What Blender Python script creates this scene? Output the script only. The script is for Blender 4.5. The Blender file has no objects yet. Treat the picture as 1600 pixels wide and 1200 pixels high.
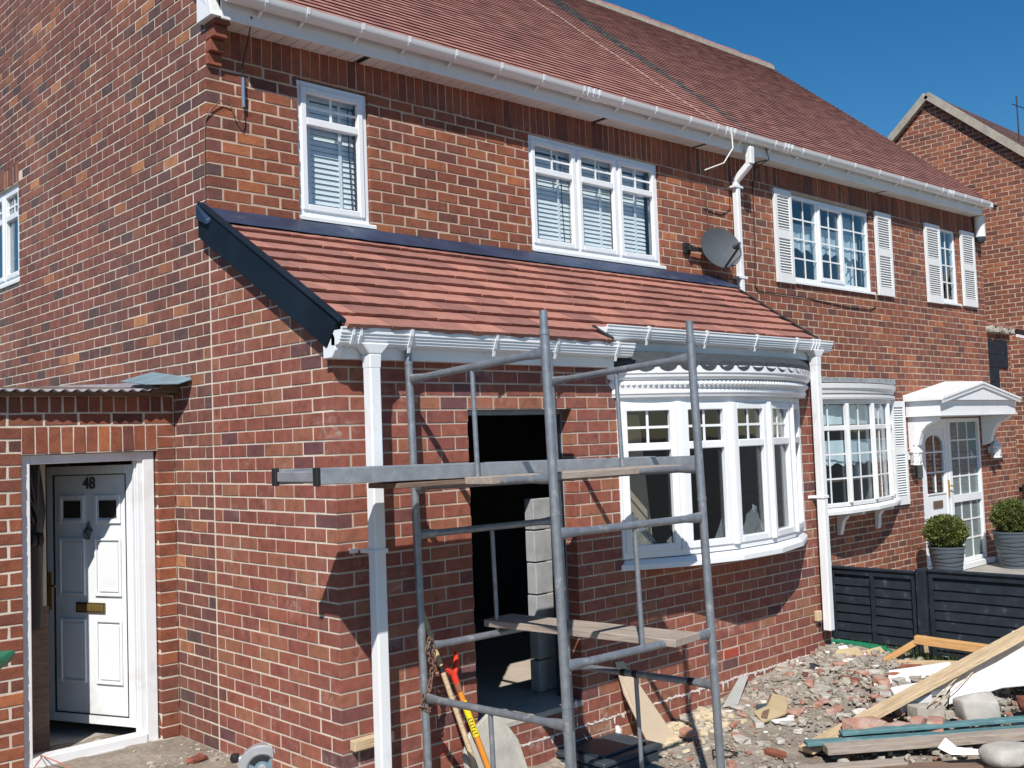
import bpy, math, random
from mathutils import Vector, Matrix
random.seed(7)
sc = bpy.context.scene
col = sc.collection

# ------------------------------------------------------------------ camera
CAM = Vector((-3.222, -6.300, 1.925))
F_PX, YAW, PITCH, ROLL = 1618.99, 0.7550, 0.0553, -0.0369
cd = bpy.data.cameras.new('camera'); cam = bpy.data.objects.new('camera', cd); col.objects.link(cam)
cd.sensor_width = 36.0; cd.lens = 36.0 * F_PX / 1600.0; cd.clip_start = 0.05; cd.clip_end = 3000
fw = Vector((math.sin(YAW) * math.cos(PITCH), math.cos(YAW) * math.cos(PITCH), math.sin(PITCH)))
rt = Vector((math.cos(YAW), -math.sin(YAW), 0)); up = rt.cross(fw)
rt2 = rt * math.cos(ROLL) + up * math.sin(ROLL); up2 = up * math.cos(ROLL) - rt * math.sin(ROLL)
cam.matrix_world = Matrix(((rt2.x, up2.x, -fw.x, CAM.x), (rt2.y, up2.y, -fw.y, CAM.y), (rt2.z, up2.z, -fw.z, CAM.z), (0, 0, 0, 1)))
sc.camera = cam

# ------------------------------------------------------------------ sky and sun
SUN = Vector((-1.15, -1.0, 1.6)).normalized()
ELEV = math.asin(SUN.z); ROT = math.atan2(SUN.x, SUN.y)
w = bpy.data.worlds.new('World'); sc.world = w; w.use_nodes = True
nt = w.node_tree; nt.nodes.clear()
sky = nt.nodes.new('ShaderNodeTexSky'); sky.sky_type = 'NISHITA'; sky.sun_disc = False
sky.sun_elevation = ELEV; sky.sun_rotation = ROT % (2 * math.pi); sky.altitude = 0; sky.air_density = 1.0; sky.dust_density = 0.05; sky.ozone_density = 4.0
hs = nt.nodes.new('ShaderNodeHueSaturation'); hs.inputs['Saturation'].default_value = 1.34; hs.inputs['Hue'].default_value = 0.497
bg = nt.nodes.new('ShaderNodeBackground'); bg.inputs['Strength'].default_value = 0.079
wo = nt.nodes.new('ShaderNodeOutputWorld')
nt.links.new(sky.outputs[0], hs.inputs['Color']); nt.links.new(hs.outputs[0], bg.inputs['Color']); nt.links.new(bg.outputs[0], wo.inputs[0])
sd = bpy.data.lights.new('sun', 'SUN'); sd.energy = 5.0; sd.angle = math.radians(0.5); sd.color = (1.0, 0.95, 0.88)
sun = bpy.data.objects.new('sun', sd); col.objects.link(sun)
sun.rotation_euler = (-SUN).to_track_quat('-Z', 'Y').to_euler(); sun.location = (0, 0, 20)
sc.view_settings.view_transform = 'Standard'; sc.view_settings.look = 'None'
sc.view_settings.exposure = 0.25; sc.view_settings.gamma = 1.0; sc.view_settings.use_curve_mapping = False

# ------------------------------------------------------------------ materials
def nodes(name):
    m = bpy.data.materials.new(name); m.use_nodes = True
    t = m.node_tree; b = t.nodes['Principled BSDF']
    return m, t, b
def N(t, kind, **kw):
    n = t.nodes.new(kind)
    for k, v in kw.items():
        if k.startswith('i_'): n.inputs[int(k[2:])].default_value = v
        else: setattr(n, k, v)
    return n
def pos(t, scale=(1, 1, 1)):
    g = t.nodes.new('ShaderNodeNewGeometry'); mp = t.nodes.new('ShaderNodeMapping'); mp.inputs['Scale'].default_value = scale
    t.links.new(g.outputs['Position'], mp.inputs['Vector']); return mp.outputs[0]
def noise(t, vec, scale, detail=4, rough=0.6):
    n = t.nodes.new('ShaderNodeTexNoise'); n.inputs['Scale'].default_value = scale; n.inputs['Detail'].default_value = detail; n.inputs['Roughness'].default_value = rough
    t.links.new(vec, n.inputs['Vector']); return n.outputs['Fac']
def ramp(t, fac, stops):
    r = t.nodes.new('ShaderNodeValToRGB'); e = r.color_ramp.elements
    while len(e) < len(stops): e.new(0.5)
    for el, (p, c) in zip(e, stops):
        el.position = p; el.color = (c[0], c[1], c[2], 1) if hasattr(c, '__len__') else (c, c, c, 1)
    t.links.new(fac, r.inputs[0]); return r.outputs[0]
def mix(t, fac, a, b, mode='MIX'):
    m = t.nodes.new('ShaderNodeMix'); m.data_type = 'RGBA'; m.blend_type = mode
    for i, v in ((0, fac), (6, a), (7, b)):
        if isinstance(v, bpy.types.NodeSocket): t.links.new(v, m.inputs[i])
        elif i == 0: m.inputs[0].default_value = v
        else: m.inputs[i].default_value = (v[0], v[1], v[2], 1)
    return m.outputs[2]
def bump(t, b, h, strength=0.3, dist=0.01):
    n = t.nodes.new('ShaderNodeBump'); n.inputs['Strength'].default_value = strength; n.inputs['Distance'].default_value = dist
    t.links.new(h, n.inputs['Height']); t.links.new(n.outputs[0], b.inputs['Normal'])

def plain(name, c, rough=0.5, var=0.12, scale=6, metal=0.0, spec=0.5, bstr=0.0, bscale=60, dirt=None, dirt_scale=2.5, dirt_lo=0.52, stretch=(1, 1, 1)):
    m, t, b = nodes(name); p = pos(t, stretch)
    f = noise(t, p, scale, 5)
    cc = ramp(t, f, [(0.25, tuple(x * (1 - var) for x in c)), (0.75, tuple(min(1, x * (1 + var)) for x in c))])
    if dirt:
        d = noise(t, pos(t), dirt_scale, 6, 0.7); k = ramp(t, d, [(dirt_lo, 0.0), (dirt_lo + 0.2, 0.75)])
        cc = mix(t, k, cc, dirt)
    t.links.new(cc, b.inputs['Base Color']); b.inputs['Roughness'].default_value = rough; b.inputs['Metallic'].default_value = metal; b.inputs['Specular IOR Level'].default_value = spec
    if bstr: bump(t, b, noise(t, p, bscale, 4), bstr, 0.004)
    return m

def brick_mat(name, stops, effl=0.0, soot=0.0, coarse=0.35):
    m, t, b = nodes(name)
    a = N(t, 'ShaderNodeAttribute', attribute_name='tone')
    p = pos(t)
    n1 = noise(t, p, 14, 5, 0.65)
    base = ramp(t, a.outputs['Fac'], stops)
    v = ramp(t, n1, [(0.28, 0.62), (0.5, 0.98), (0.75, 1.22)])
    cc = mix(t, 1.0, base, v, 'MULTIPLY')
    n2 = noise(t, p, 160, 3, 0.7)
    cc = mix(t, ramp(t, n2, [(0.60, 0.0), (0.74, 0.55)]), cc, (0.045, 0.025, 0.02))
    if effl:
        n3 = noise(t, pos(t, (1, 1, 1.6)), 2.6, 7, 0.72)
        k = ramp(t, n3, [(0.60 - 0.07 * effl, 0.0), (0.74, 0.62)])
        n4 = noise(t, p, 22, 4, 0.7); k2 = ramp(t, n4, [(0.45, 0.0), (0.62, 1.0)])
        kk = mix(t, 1.0, k, k2, 'MULTIPLY')
        cc = mix(t, kk, cc, (0.55, 0.47, 0.42))
    hz = noise(t, pos(t, (1, 1, 1.3)), 1.1, 7, 0.68); cc = mix(t, ramp(t, hz, [(0.50, 0.0), (0.78, 0.20)]), cc, (0.36, 0.27, 0.22))
    hz2 = noise(t, pos(t, (0.8, 0.8, 0.5)), 0.9, 5, 0.6); cc = mix(t, 1.0, cc, ramp(t, hz2, [(0.35, 0.82), (0.65, 1.08)]), 'MULTIPLY')
    if soot:
        n5 = noise(t, p, 1.3, 5, 0.6); cc = mix(t, ramp(t, n5, [(0.5, 0.0), (0.75, soot)]), cc, (0.06, 0.035, 0.03))
    t.links.new(cc, b.inputs['Base Color']); b.inputs['Roughness'].default_value = 0.86
    bump(t, b, noise(t, p, 75, 5, 0.7), coarse, 0.006)
    return m
def mortar_mat(name, c, var=0.18):
    m, t, b = nodes(name); p = pos(t)
    cc = ramp(t, noise(t, p, 5, 6, 0.7), [(0.3, tuple(x * (1 - 2 * var) for x in c)), (0.7, tuple(min(1, x * (1 + var)) for x in c))])
    cc = mix(t, ramp(t, noise(t, p, 1.7, 7, 0.75), [(0.45, 0.0), (0.70, 0.60)]), cc, tuple(x * 0.52 for x in c))
    t.links.new(cc, b.inputs['Base Color']); b.inputs['Roughness'].default_value = 0.95
    bump(t, b, noise(t, p, 120, 4, 0.7), 0.5, 0.004)
    return m
B_NEW = brick_mat('new_red_brick', [(0.0, (0.115, 0.048, 0.055)), (0.10, (0.16, 0.056, 0.052)), (0.35, (0.235, 0.070, 0.050)), (0.7, (0.285, 0.090, 0.056)), (1.0, (0.30, 0.125, 0.070))], effl=0.85, coarse=0.18)
B_OLD = brick_mat('old_rustic_brick', [(0.0, (0.120, 0.044, 0.034)), (0.15, (0.165, 0.054, 0.036)), (0.5, (0.245, 0.072, 0.038)), (0.82, (0.325, 0.102, 0.046)), (1.0, (0.44, 0.15, 0.058))], soot=0.35, coarse=0.9)
B_GABLE = brick_mat('weathered_gable_brick', [(0.0, (0.090, 0.058, 0.056)), (0.12, (0.125, 0.058, 0.052)), (0.45, (0.18, 0.064, 0.049)), (0.86, (0.235, 0.086, 0.055)), (0.95, (0.32, 0.125, 0.062)), (1.0, (0.44, 0.19, 0.085))], soot=0.3, coarse=0.4)
B_FAR = brick_mat('neighbour_brick', [(0.0, (0.110, 0.046, 0.038)), (0.2, (0.155, 0.056, 0.040)), (0.6, (0.240, 0.076, 0.042)), (1.0, (0.38, 0.130, 0.058))], soot=0.3, coarse=0.6)
M_NEW = mortar_mat('buff_mortar', (0.54, 0.445, 0.365), 0.10); M_OLD = mortar_mat('old_lime_mortar', (0.54, 0.41, 0.31), 0.14); M_GABLE = mortar_mat('pale_mortar', (0.66, 0.58, 0.485), 0.10)
PVC = plain('white_pvc', (0.75, 0.77, 0.79), 0.32, 0.03, 3, dirt=(0.52, 0.50, 0.46), dirt_lo=0.57)
PVC2 = plain('chalky_white_pvc', (0.70, 0.71, 0.71), 0.45, 0.04, 4, dirt=(0.48, 0.47, 0.44), dirt_lo=0.60)
SOFF = plain('soffit_pvc', (0.70, 0.69, 0.66), 0.5, 0.06, 7, dirt=(0.42, 0.38, 0.32), dirt_lo=0.55)
WHITEPAINT = plain('white_paint', (0.72, 0.73, 0.73), 0.5, 0.03, 5, dirt=(0.55, 0.52, 0.47), dirt_lo=0.62)
DARK = plain('black_rubber', (0.02, 0.02, 0.022), 0.6, 0.2, 10)
LEAD = plain('lead_flashing', (0.022, 0.040, 0.085), 0.5, 0.4, 3.5, metal=0.15, spec=0.3, bstr=0.35, bscale=9, dirt=(0.26, 0.28, 0.31), dirt_lo=0.60, dirt_scale=5)
BARGE = plain('dark_grp_board', (0.008, 0.014, 0.024), 0.55, 0.4, 3, spec=0.12, bstr=0.1, bscale=20, dirt=(0.04, 0.05, 0.065), dirt_lo=0.60)
GALV = plain('galvanised_tube', (0.26, 0.28, 0.31), 0.42, 0.22, 22, metal=0.55, bstr=0.15, bscale=45, dirt=(0.60, 0.60, 0.58), dirt_lo=0.57, dirt_scale=11)
GALVD = plain('aluminium_staging', (0.36, 0.38, 0.41), 0.42, 0.22, 14, metal=0.5, bstr=0.1, bscale=40, dirt=(0.55, 0.52, 0.47), dirt_lo=0.56, dirt_scale=7)
RUST = plain('rusty_chain', (0.20, 0.12, 0.085), 0.75, 0.35, 40, metal=0.35, bstr=0.4)
BLACKP = plain('black_cable', (0.015, 0.015, 0.017), 0.5, 0.2, 10)
DISH = plain('dish_grey', (0.075, 0.085, 0.095), 0.55, 0.12, 8, bstr=0.25, bscale=400)
CONCRETE = plain('concrete', (0.40, 0.38, 0.34), 0.92, 0.22, 9, bstr=0.6, bscale=60, dirt=(0.24, 0.22, 0.19), dirt_lo=0.58)
BLOCK = plain('grey_block', (0.33, 0.34, 0.35), 0.92, 0.2, 12, bstr=0.5, bscale=80, dirt=(0.45, 0.42, 0.36), dirt_lo=0.6)
PLASTER = plain('raw_plaster', (0.42, 0.36, 0.30), 0.9, 0.15, 3, bstr=0.2)
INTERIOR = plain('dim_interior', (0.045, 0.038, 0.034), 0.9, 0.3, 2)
ROOMGREY = plain('pale_room', (0.34, 0.36, 0.38), 0.9, 0.1, 2)
CARD = plain('cardboard', (0.50, 0.40, 0.29), 0.85, 0.06, 4, bstr=0.1)
GREENP = plain('green_plastic', (0.012, 0.16, 0.085), 0.35, 0.2, 6)
TEAL = plain('teal_paint', (0.085, 0.185, 0.20), 0.6, 0.3, 12, stretch=(1, 1, 1), dirt=(0.30, 0.36, 0.36), dirt_lo=0.55, dirt_scale=9)
REDP = plain('red_plastic', (0.62, 0.045, 0.02), 0.3, 0.08, 6)
ORANGEP = plain('orange_shaft', (0.65, 0.24, 0.03), 0.4, 0.1, 6)
YELLOWP = plain('yellow_plastic', (0.80, 0.62, 0.02), 0.35, 0.05, 6)
GREYPL = plain('dark_blue_grey_plastic', (0.035, 0.050, 0.065), 0.5, 0.2, 5)
PLANT = plain('planter_plastic', (0.075, 0.095, 0.115), 0.45, 0.1, 6, dirt=(0.14, 0.15, 0.16), dirt_lo=0.6)
BIN = plain('brown_bin', (0.13, 0.055, 0.030), 0.5, 0.15, 6)
FENCE = plain('black_fence_stain', (0.017, 0.023, 0.032), 0.7, 0.35, 9, spec=0.2, bstr=0.5, bscale=30, dirt=(0.12, 0.135, 0.15), dirt_lo=0.60, dirt_scale=9)
STEEL = plain('brushed_steel', (0.55, 0.56, 0.57), 0.3, 0.1, 10, metal=0.9)
SILVERP = plain('silver_casting', (0.48, 0.50, 0.53), 0.35, 0.12, 8, metal=0.5)
BRASS = plain('brass', (0.55, 0.37, 0.12), 0.35, 0.15, 20, metal=0.8)
PLAST = plain('white_board', (0.72, 0.73, 0.74), 0.55, 0.02, 3, dirt=(0.62, 0.60, 0.57), dirt_lo=0.62)
TERRA = plain('broken_terracotta', (0.36, 0.175, 0.125), 0.9, 0.25, 8, bstr=0.5, bscale=50, dirt=(0.40, 0.35, 0.30), dirt_lo=0.46, dirt_scale=9)
TANP = plain('kraft_paper', (0.42, 0.33, 0.19), 0.85, 0.12, 6, bstr=0.3, bscale=20)
CURTAIN = plain('net_cloth', (0.86, 0.88, 0.88), 0.9, 0.06, 8)
BLUEC = plain('blue_cloth', (0.03, 0.06, 0.16), 0.9, 0.2, 4)
POLYC = plain('weathered_polycarbonate', (0.25, 0.245, 0.265), 0.45, 0.25, 6, dirt=(0.20, 0.17, 0.15), dirt_lo=0.50, dirt_scale=5)
MOSS = plain('mortar_verge', (0.34, 0.31, 0.26), 0.95, 0.25, 9, bstr=0.5)

def wood_mat(name, c, dark, stretch):
    m, t, b = nodes(name); tc = N(t, 'ShaderNodeTexCoord'); mp = N(t, 'ShaderNodeMapping'); mp.inputs['Scale'].default_value = stretch
    t.links.new(tc.outputs['Object'], mp.inputs[0]); f = noise(t, mp.outputs[0], 9, 6, 0.65)
    cc = ramp(t, f, [(0.3, dark), (0.55, c), (0.8, tuple(min(1, x * 1.15) for x in c))])
    f2 = noise(t, mp.outputs[0], 2.3, 3); cc = mix(t, ramp(t, f2, [(0.58, 0.0), (0.70, 0.6)]), cc, dark)
    t.links.new(cc, b.inputs['Base Color']); b.inputs['Roughness'].default_value = 0.8
    bump(t, b, f, 0.35, 0.004); return m
W_GREY = wood_mat('weathered_plank', (0.36, 0.30, 0.25), (0.20, 0.16, 0.13), (0.8, 9, 9))
W_GREYY = wood_mat('weathered_plank_cross', (0.38, 0.30, 0.25), (0.22, 0.17, 0.14), (9, 0.8, 9))
W_PALE = wood_mat('pale_pine', (0.56, 0.43, 0.27), (0.36, 0.25, 0.14), (0.8, 9, 9))
W_ORANGE = wood_mat('fresh_orange_pine', (0.58, 0.33, 0.13), (0.42, 0.22, 0.08), (0.8, 9, 9))
W_DARK = wood_mat('old_brown_timber', (0.20, 0.13, 0.09), (0.10, 0.06, 0.045), (0.8, 9, 9))

def tile_mat(name, c1, c2, moss=False):
    m, t, b = nodes(name); a = N(t, 'ShaderNodeAttribute', attribute_name='tone'); p = pos(t)
    cc = ramp(t, a.outputs['Fac'], [(0.0, c1), (1.0, c2)])
    v = ramp(t, noise(t, p, 7, 6, 0.7), [(0.25, 0.70), (0.5, 1.0), (0.8, 1.15)]); cc = mix(t, 1.0, cc, v, 'MULTIPLY')
    if moss:
        f = noise(t, pos(t, (1.2, 0.35, 0.35)), 1.6, 6, 0.7); cc = mix(t, ramp(t, f, [(0.52, 0.0), (0.72, 0.55)]), cc, (0.10, 0.055, 0.045))
        # lichen streak down the party line and general darkening near the ridge (real growth on the tiles)
        g = N(t, 'ShaderNodeNewGeometry'); s = N(t, 'ShaderNodeSeparateXYZ'); t.links.new(g.outputs['Position'], s.inputs[0])
        d = N(t, 'ShaderNodeMath', operation='SUBTRACT', i_1=6.25); t.links.new(s.outputs[0], d.inputs[0])
        ad = N(t, 'ShaderNodeMath', operation='ABSOLUTE'); t.links.new(d.outputs[0], ad.inputs[0])
        zz = N(t, 'ShaderNodeMath', operation='SUBTRACT', i_1=4.9); t.links.new(s.outputs[2], zz.inputs[0])
        wz = N(t, 'ShaderNodeMath', operation='MULTIPLY', i_1=0.21); t.links.new(zz.outputs[0], wz.inputs[0])
        wz2 = N(t, 'ShaderNodeMath', operation='ADD', i_1=0.03); t.links.new(wz.outputs[0], wz2.inputs[0])
        q = N(t, 'ShaderNodeMath', operation='DIVIDE'); t.links.new(ad.outputs[0], q.inputs[0]); t.links.new(wz2.outputs[0], q.inputs[1])
        nn = noise(t, p, 6, 6, 0.75); q2 = N(t, 'ShaderNodeMath', operation='ADD'); t.links.new(q.outputs[0], q2.inputs[0]); t.links.new(nn, q2.inputs[1])
        k = ramp(t, q2.outputs[0], [(0.85, 0.95), (1.45, 0.0)])
        cc = mix(t, k, cc, ramp(t, noise(t, p, 30, 3), [(0.45, (0.05, 0.055, 0.06)), (0.7, (0.28, 0.30, 0.28))]))
    t.links.new(cc, b.inputs['Base Color']); b.inputs['Roughness'].default_value = 0.85
    bump(t, b, noise(t, p, 90, 4, 0.7), 0.3, 0.004); return m
T_EXT = tile_mat('new_clay_tile', (0.245, 0.108, 0.086), (0.40, 0.178, 0.132))
T_MAIN = tile_mat('main_roof_tile', (0.27, 0.112, 0.095), (0.40, 0.185, 0.150), moss=True)
T_MAIN2 = tile_mat('older_roof_tile', (0.20, 0.085, 0.072), (0.32, 0.145, 0.120), moss=True)
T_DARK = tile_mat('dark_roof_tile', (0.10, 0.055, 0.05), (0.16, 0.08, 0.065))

def glass_mat(name, tint, refl, body=None, bodyf=0.0):
    m = bpy.data.materials.new(name); m.use_nodes = True; t = m.node_tree; t.nodes.clear()
    tr = N(t, 'ShaderNodeBsdfTransparent'); tr.inputs[0].default_value = (*tint, 1)
    gl = N(t, 'ShaderNodeBsdfGlossy'); gl.inputs['Roughness'].default_value = 0.015; gl.inputs[0].default_value = (0.95, 0.97, 1, 1)
    lw = N(t, 'ShaderNodeLayerWeight'); lw.inputs[0].default_value = 0.5
    pw = N(t, 'ShaderNodeMath', operation='POWER', i_1=4.0); t.links.new(lw.outputs['Facing'], pw.inputs[0])
    mm = N(t, 'ShaderNodeMath', operation='MULTIPLY_ADD', i_1=0.9 * refl, i_2=0.035 * refl); t.links.new(pw.outputs[0], mm.inputs[0])
    ms = N(t, 'ShaderNodeMixShader'); t.links.new(mm.outputs[0], ms.inputs[0]); t.links.new(tr.outputs[0], ms.inputs[1]); t.links.new(gl.outputs[0], ms.inputs[2])
    out = N(t, 'ShaderNodeOutputMaterial'); last = ms.outputs[0]
    if body:
        df = N(t, 'ShaderNodeBsdfDiffuse'); df.inputs[0].default_value = (*body, 1)
        m2 = N(t, 'ShaderNodeMixShader', i_0=bodyf); t.links.new(last, m2.inputs[1]); t.links.new(df.outputs[0], m2.inputs[2]); last = m2.outputs[0]
    nz = N(t, 'ShaderNodeBump'); nz.inputs['Strength'].default_value = 0.03; nz.inputs['Distance'].default_value = 0.02
    t.links.new(noise(t, pos(t), 3.0, 2), nz.inputs['Height']); t.links.new(nz.outputs[0], gl.inputs['Normal'])
    t.links.new(last, out.inputs[0]); return m
GLASS = glass_mat('window_glass', (0.93, 0.96, 0.97), 1.2)
GLASSN = glass_mat('tinted_glass', (0.84, 0.90, 0.92), 1.2)
FROST = glass_mat('frosted_door_glass', (0.55, 0.65, 0.66), 1.2, (0.34, 0.44, 0.44), 0.35)
SHEET = glass_mat('clear_plastic_film', (0.85, 0.87, 0.88), 2.5, (0.7, 0.72, 0.73), 0.18)

# ------------------------------------------------------------------ mesh helpers
WO = {}
def tag(o, label=None, cat=None, group=None, kind=None):
    if label: o['label'] = label
    if cat: o['category'] = cat
    if group: o['group'] = group
    if kind: o['kind'] = kind
    return o
def thing(name, loc, label, cat, group=None):
    o = bpy.data.objects.new(name, None); o.empty_display_size = 0.1; col.objects.link(o); o.location = loc; WO[o.name] = Vector(loc)
    return tag(o, label, cat, group)
class MB:
    def __init__(s): s.v = []; s.f = []; s.t = []; s.mi = []; s.cur = 0
    def add(s, vs, fs, tone=0.5):
        n = len(s.v); s.v.extend([tuple(x) for x in vs]); s.f.extend([tuple(i + n for i in f) for f in fs]); s.t.extend([tone] * len(fs)); s.mi.extend([s.cur] * len(fs)); return s
    def box(s, a, b, tone=0.5):
        x0, y0, z0 = [min(p, q) for p, q in zip(a, b)]; x1, y1, z1 = [max(p, q) for p, q in zip(a, b)]
        return s.add([(x0, y0, z0), (x1, y0, z0), (x1, y1, z0), (x0, y1, z0), (x0, y0, z1), (x1, y0, z1), (x1, y1, z1), (x0, y1, z1)],
                     [(0, 3, 2, 1), (4, 5, 6, 7), (0, 1, 5, 4), (1, 2, 6, 5), (2, 3, 7, 6), (3, 0, 4, 7)], tone)
    def hexa(s, p, tone=0.5):   # 8 points: bottom ring 0-3, top ring 4-7
        return s.add(p, [(0, 3, 2, 1), (4, 5, 6, 7), (0, 1, 5, 4), (1, 2, 6, 5), (2, 3, 7, 6), (3, 0, 4, 7)], tone)
    def bar(s, p, q, wv, hv, tone=0.5):   # box from p to q with half-width vectors
        p, q, wv, hv = Vector(p), Vector(q), Vector(wv), Vector(hv)
        return s.hexa([p - wv - hv, q - wv - hv, q + wv - hv, p + wv - hv, p - wv + hv, q - wv + hv, q + wv + hv, p + wv + hv], tone)
    def tube(s, pts, r, n=10, cap=True, tone=0.5, squash=None):
        pts = [Vector(p) for p in pts]; rs = r if hasattr(r, '__len__') else [r] * len(pts)
        ref = None; rings = []
        for i, p in enumerate(pts):
            d = (pts[min(i + 1, len(pts) - 1)] - pts[max(i - 1, 0)]).normalized()
            if ref is None: ref = Vector((0, 0, 1)) if abs(d.z) < 0.9 else Vector((1, 0, 0))
            a = (ref - d * ref.dot(d)).normalized(); b = d.cross(a); ref = a
            sa, sb = (squash[i] if squash else (1, 1))
            rings.append([p + a * math.cos(2 * math.pi * k / n) * rs[i] * sa + b * math.sin(2 * math.pi * k / n) * rs[i] * sb for k in range(n)])
        vs = [v for ring in rings for v in ring]; fs = []
        for i in range(len(pts) - 1):
            for k in range(n): fs.append((i * n + k, i * n + (k + 1) % n, (i + 1) * n + (k + 1) % n, (i + 1) * n + k))
        if cap: fs.append(tuple(range(n - 1, -1, -1))); fs.append(tuple((len(pts) - 1) * n + k for k in range(n)))
        return s.add(vs, fs, tone)
    def sweep(s, prof, p0, p1, A, B, cap=True, tone=0.5):   # closed profile (a,b) extruded from p0 to p1 in axes A,B
        p0, p1, A, B = Vector(p0), Vector(p1), Vector(A), Vector(B); n = len(prof)
        vs = [p0 + A * a + B * b for a, b in prof] + [p1 + A * a + B * b for a, b in prof]
        fs = [(i, (i + 1) % n, n + (i + 1) % n, n + i) for i in range(n)]
        if cap: fs += [tuple(range(n - 1, -1, -1)), tuple(range(n, 2 * n))]
        return s.add(vs, fs, tone)
    def path(s, prof, pts, cap=True, tone=0.5, up=Vector((0, 0, 1))):   # profile (out, up) swept along a horizontal path, out = to the right of travel
        pts = [Vector(p) for p in pts]; n = len(prof); vs = []
        for i, p in enumerate(pts):
            d0 = (pts[i] - pts[i - 1]).normalized() if i else (pts[1] - pts[0]).normalized()
            d1 = (pts[i + 1] - pts[i]).normalized() if i < len(pts) - 1 else d0
            d = (d0 + d1).normalized(); out = d.cross(up); k = 1 / max(0.5, d.dot(d1))
            vs += [p + out * (a * k) + up * b for a, b in prof]
        fs = []
        for i in range(len(pts) - 1):
            for k in range(n): fs.append((i * n + k, i * n + (k + 1) % n, (i + 1) * n + (k + 1) % n, (i + 1) * n + k))
        if cap: fs += [tuple(range(n - 1, -1, -1)), tuple((len(pts) - 1) * n + k for k in range(n))]
        return s.add(vs, fs, tone)
    def lathe(s, c, prof, n=20, axis=Vector((0, 0, 1)), tone=0.5):
        c = Vector(c); a = Vector((1, 0, 0)) if abs(axis.x) < 0.9 else Vector((0, 1, 0)); a = (a - axis * a.dot(axis)).normalized(); b = axis.cross(a)
        vs = [c + axis * h + (a * math.cos(2 * math.pi * k / n) + b * math.sin(2 * math.pi * k / n)) * r for r, h in prof for k in range(n)]
        fs = [(i * n + k, i * n + (k + 1) % n, (i + 1) * n + (k + 1) % n, (i + 1) * n + k) for i in range(len(prof) - 1) for k in range(n)]
        return s.add(vs, fs, tone)
    def rock(s, c, r, tone=0.5, flat=0.6, seed=None, rz=None):
        rnd = random.Random(seed) if seed is not None else random
        vs = []; rz = rnd.uniform(0, 6.28) if rz is None else rz; ca, sa = math.cos(rz), math.sin(rz)
        for (x, y, z) in ((-1, -1, -1), (1, -1, -1), (1, 1, -1), (-1, 1, -1), (-1, -1, 1), (1, -1, 1), (1, 1, 1), (-1, 1, 1), (0, 0, 1.15), (0, -1.25, 0), (1.25, 0, 0), (0, 1.25, 0), (-1.25, 0, 0)):
            q = [x * r[0] * rnd.uniform(.62, 1.05), y * r[1] * rnd.uniform(.62, 1.05), z * r[2] * rnd.uniform(.6, 1.05)]
            vs.append((c[0] + q[0] * ca - q[1] * sa, c[1] + q[0] * sa + q[1] * ca, c[2] + q[2]))
        fs = [(0, 3, 2, 1)] + [(a, b, 8) for a, b in ((4, 5), (5, 6), (6, 7), (7, 4))]
        for (a, b, d, e, m) in ((0, 1, 5, 4, 9), (1, 2, 6, 5, 10), (2, 3, 7, 6, 11), (3, 0, 4, 7, 12)): fs += [(a, b, m), (b, d, m), (d, e, m), (e, a, m)]
        return s.add(vs, fs, tone)
    def mesh(s, name, mats, off=Vector((0, 0, 0)), smooth=False):
        me = bpy.data.meshes.new(name); me.from_pydata([(v[0] - off.x, v[1] - off.y, v[2] - off.z) for v in s.v], [], s.f)
        for m in mats: me.materials.append(m)
        at = me.attributes.new('tone', 'FLOAT', 'FACE'); at.data.foreach_set('value', s.t)
        if len(mats) > 1: me.polygons.foreach_set('material_index', s.mi)
        if smooth: me.polygons.foreach_set('use_smooth', [True] * len(s.f))
        me.update(); return me
def obj(name, mb, mat, parent=None, smooth=False, bevel=0.0, label=None, cat=None, group=None, kind=None, loc=None):
    mats = mat if isinstance(mat, (list, tuple)) else [mat]
    if parent: off = WO[parent.name]
    else:
        off = Vector(loc) if loc is not None else Vector((sum(v[0] for v in mb.v) / len(mb.v), sum(v[1] for v in mb.v) / len(mb.v), min(v[2] for v in mb.v)))
    me = mb.mesh(name, mats, off, smooth); o = bpy.data.objects.new(name, me); col.objects.link(o)
    if parent: o.parent = parent
    else: o.location = off
    WO[o.name] = off
    if smooth:
        try: me.set_sharp_from_angle(angle=math.radians(38))
        except Exception: pass
    if bevel:
        b = o.modifiers.new('bevel', 'BEVEL'); b.width = bevel; b.segments = 1; b.limit_method = 'ANGLE'; b.angle_limit = math.radians(40)
    return tag(o, label, cat, group, kind)

class Fr:   # frame of a wall: u along, n outwards, z up
    def __init__(s, O, U, N): s.O, s.U, s.N = Vector(O), Vector(U), Vector(N)
    def __call__(s, u, n, z): return s.O + s.U * u + s.N * n + Vector((0, 0, z))
    def box(s, mb, u, n, z, tone=0.5):
        return mb.hexa([s(u[0], n[1], z[0]), s(u[1], n[1], z[0]), s(u[1], n[0], z[0]), s(u[0], n[0], z[0]), s(u[0], n[1], z[1]), s(u[1], n[1], z[1]), s(u[1], n[0], z[1]), s(u[0], n[0], z[1])], tone)
FRONT = Fr((0, 0, 0), (1, 0, 0), (0, -1, 0)); EXTF = Fr((0, -1.42, 0), (1, 0, 0), (0, -1, 0))
GAB = Fr((0, 0, 0), (0, 1, 0), (-1, 0, 0)); EXTS = Fr((0, -1.42, 0), (0, 1, 0), (-1, 0, 0)); EXTR = Fr((5.14, -1.42, 0), (0, 1, 0), (1, 0, 0))
DW = Fr((0, 0.56, 0), (1, 0, 0), (0, -1, 0))

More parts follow.
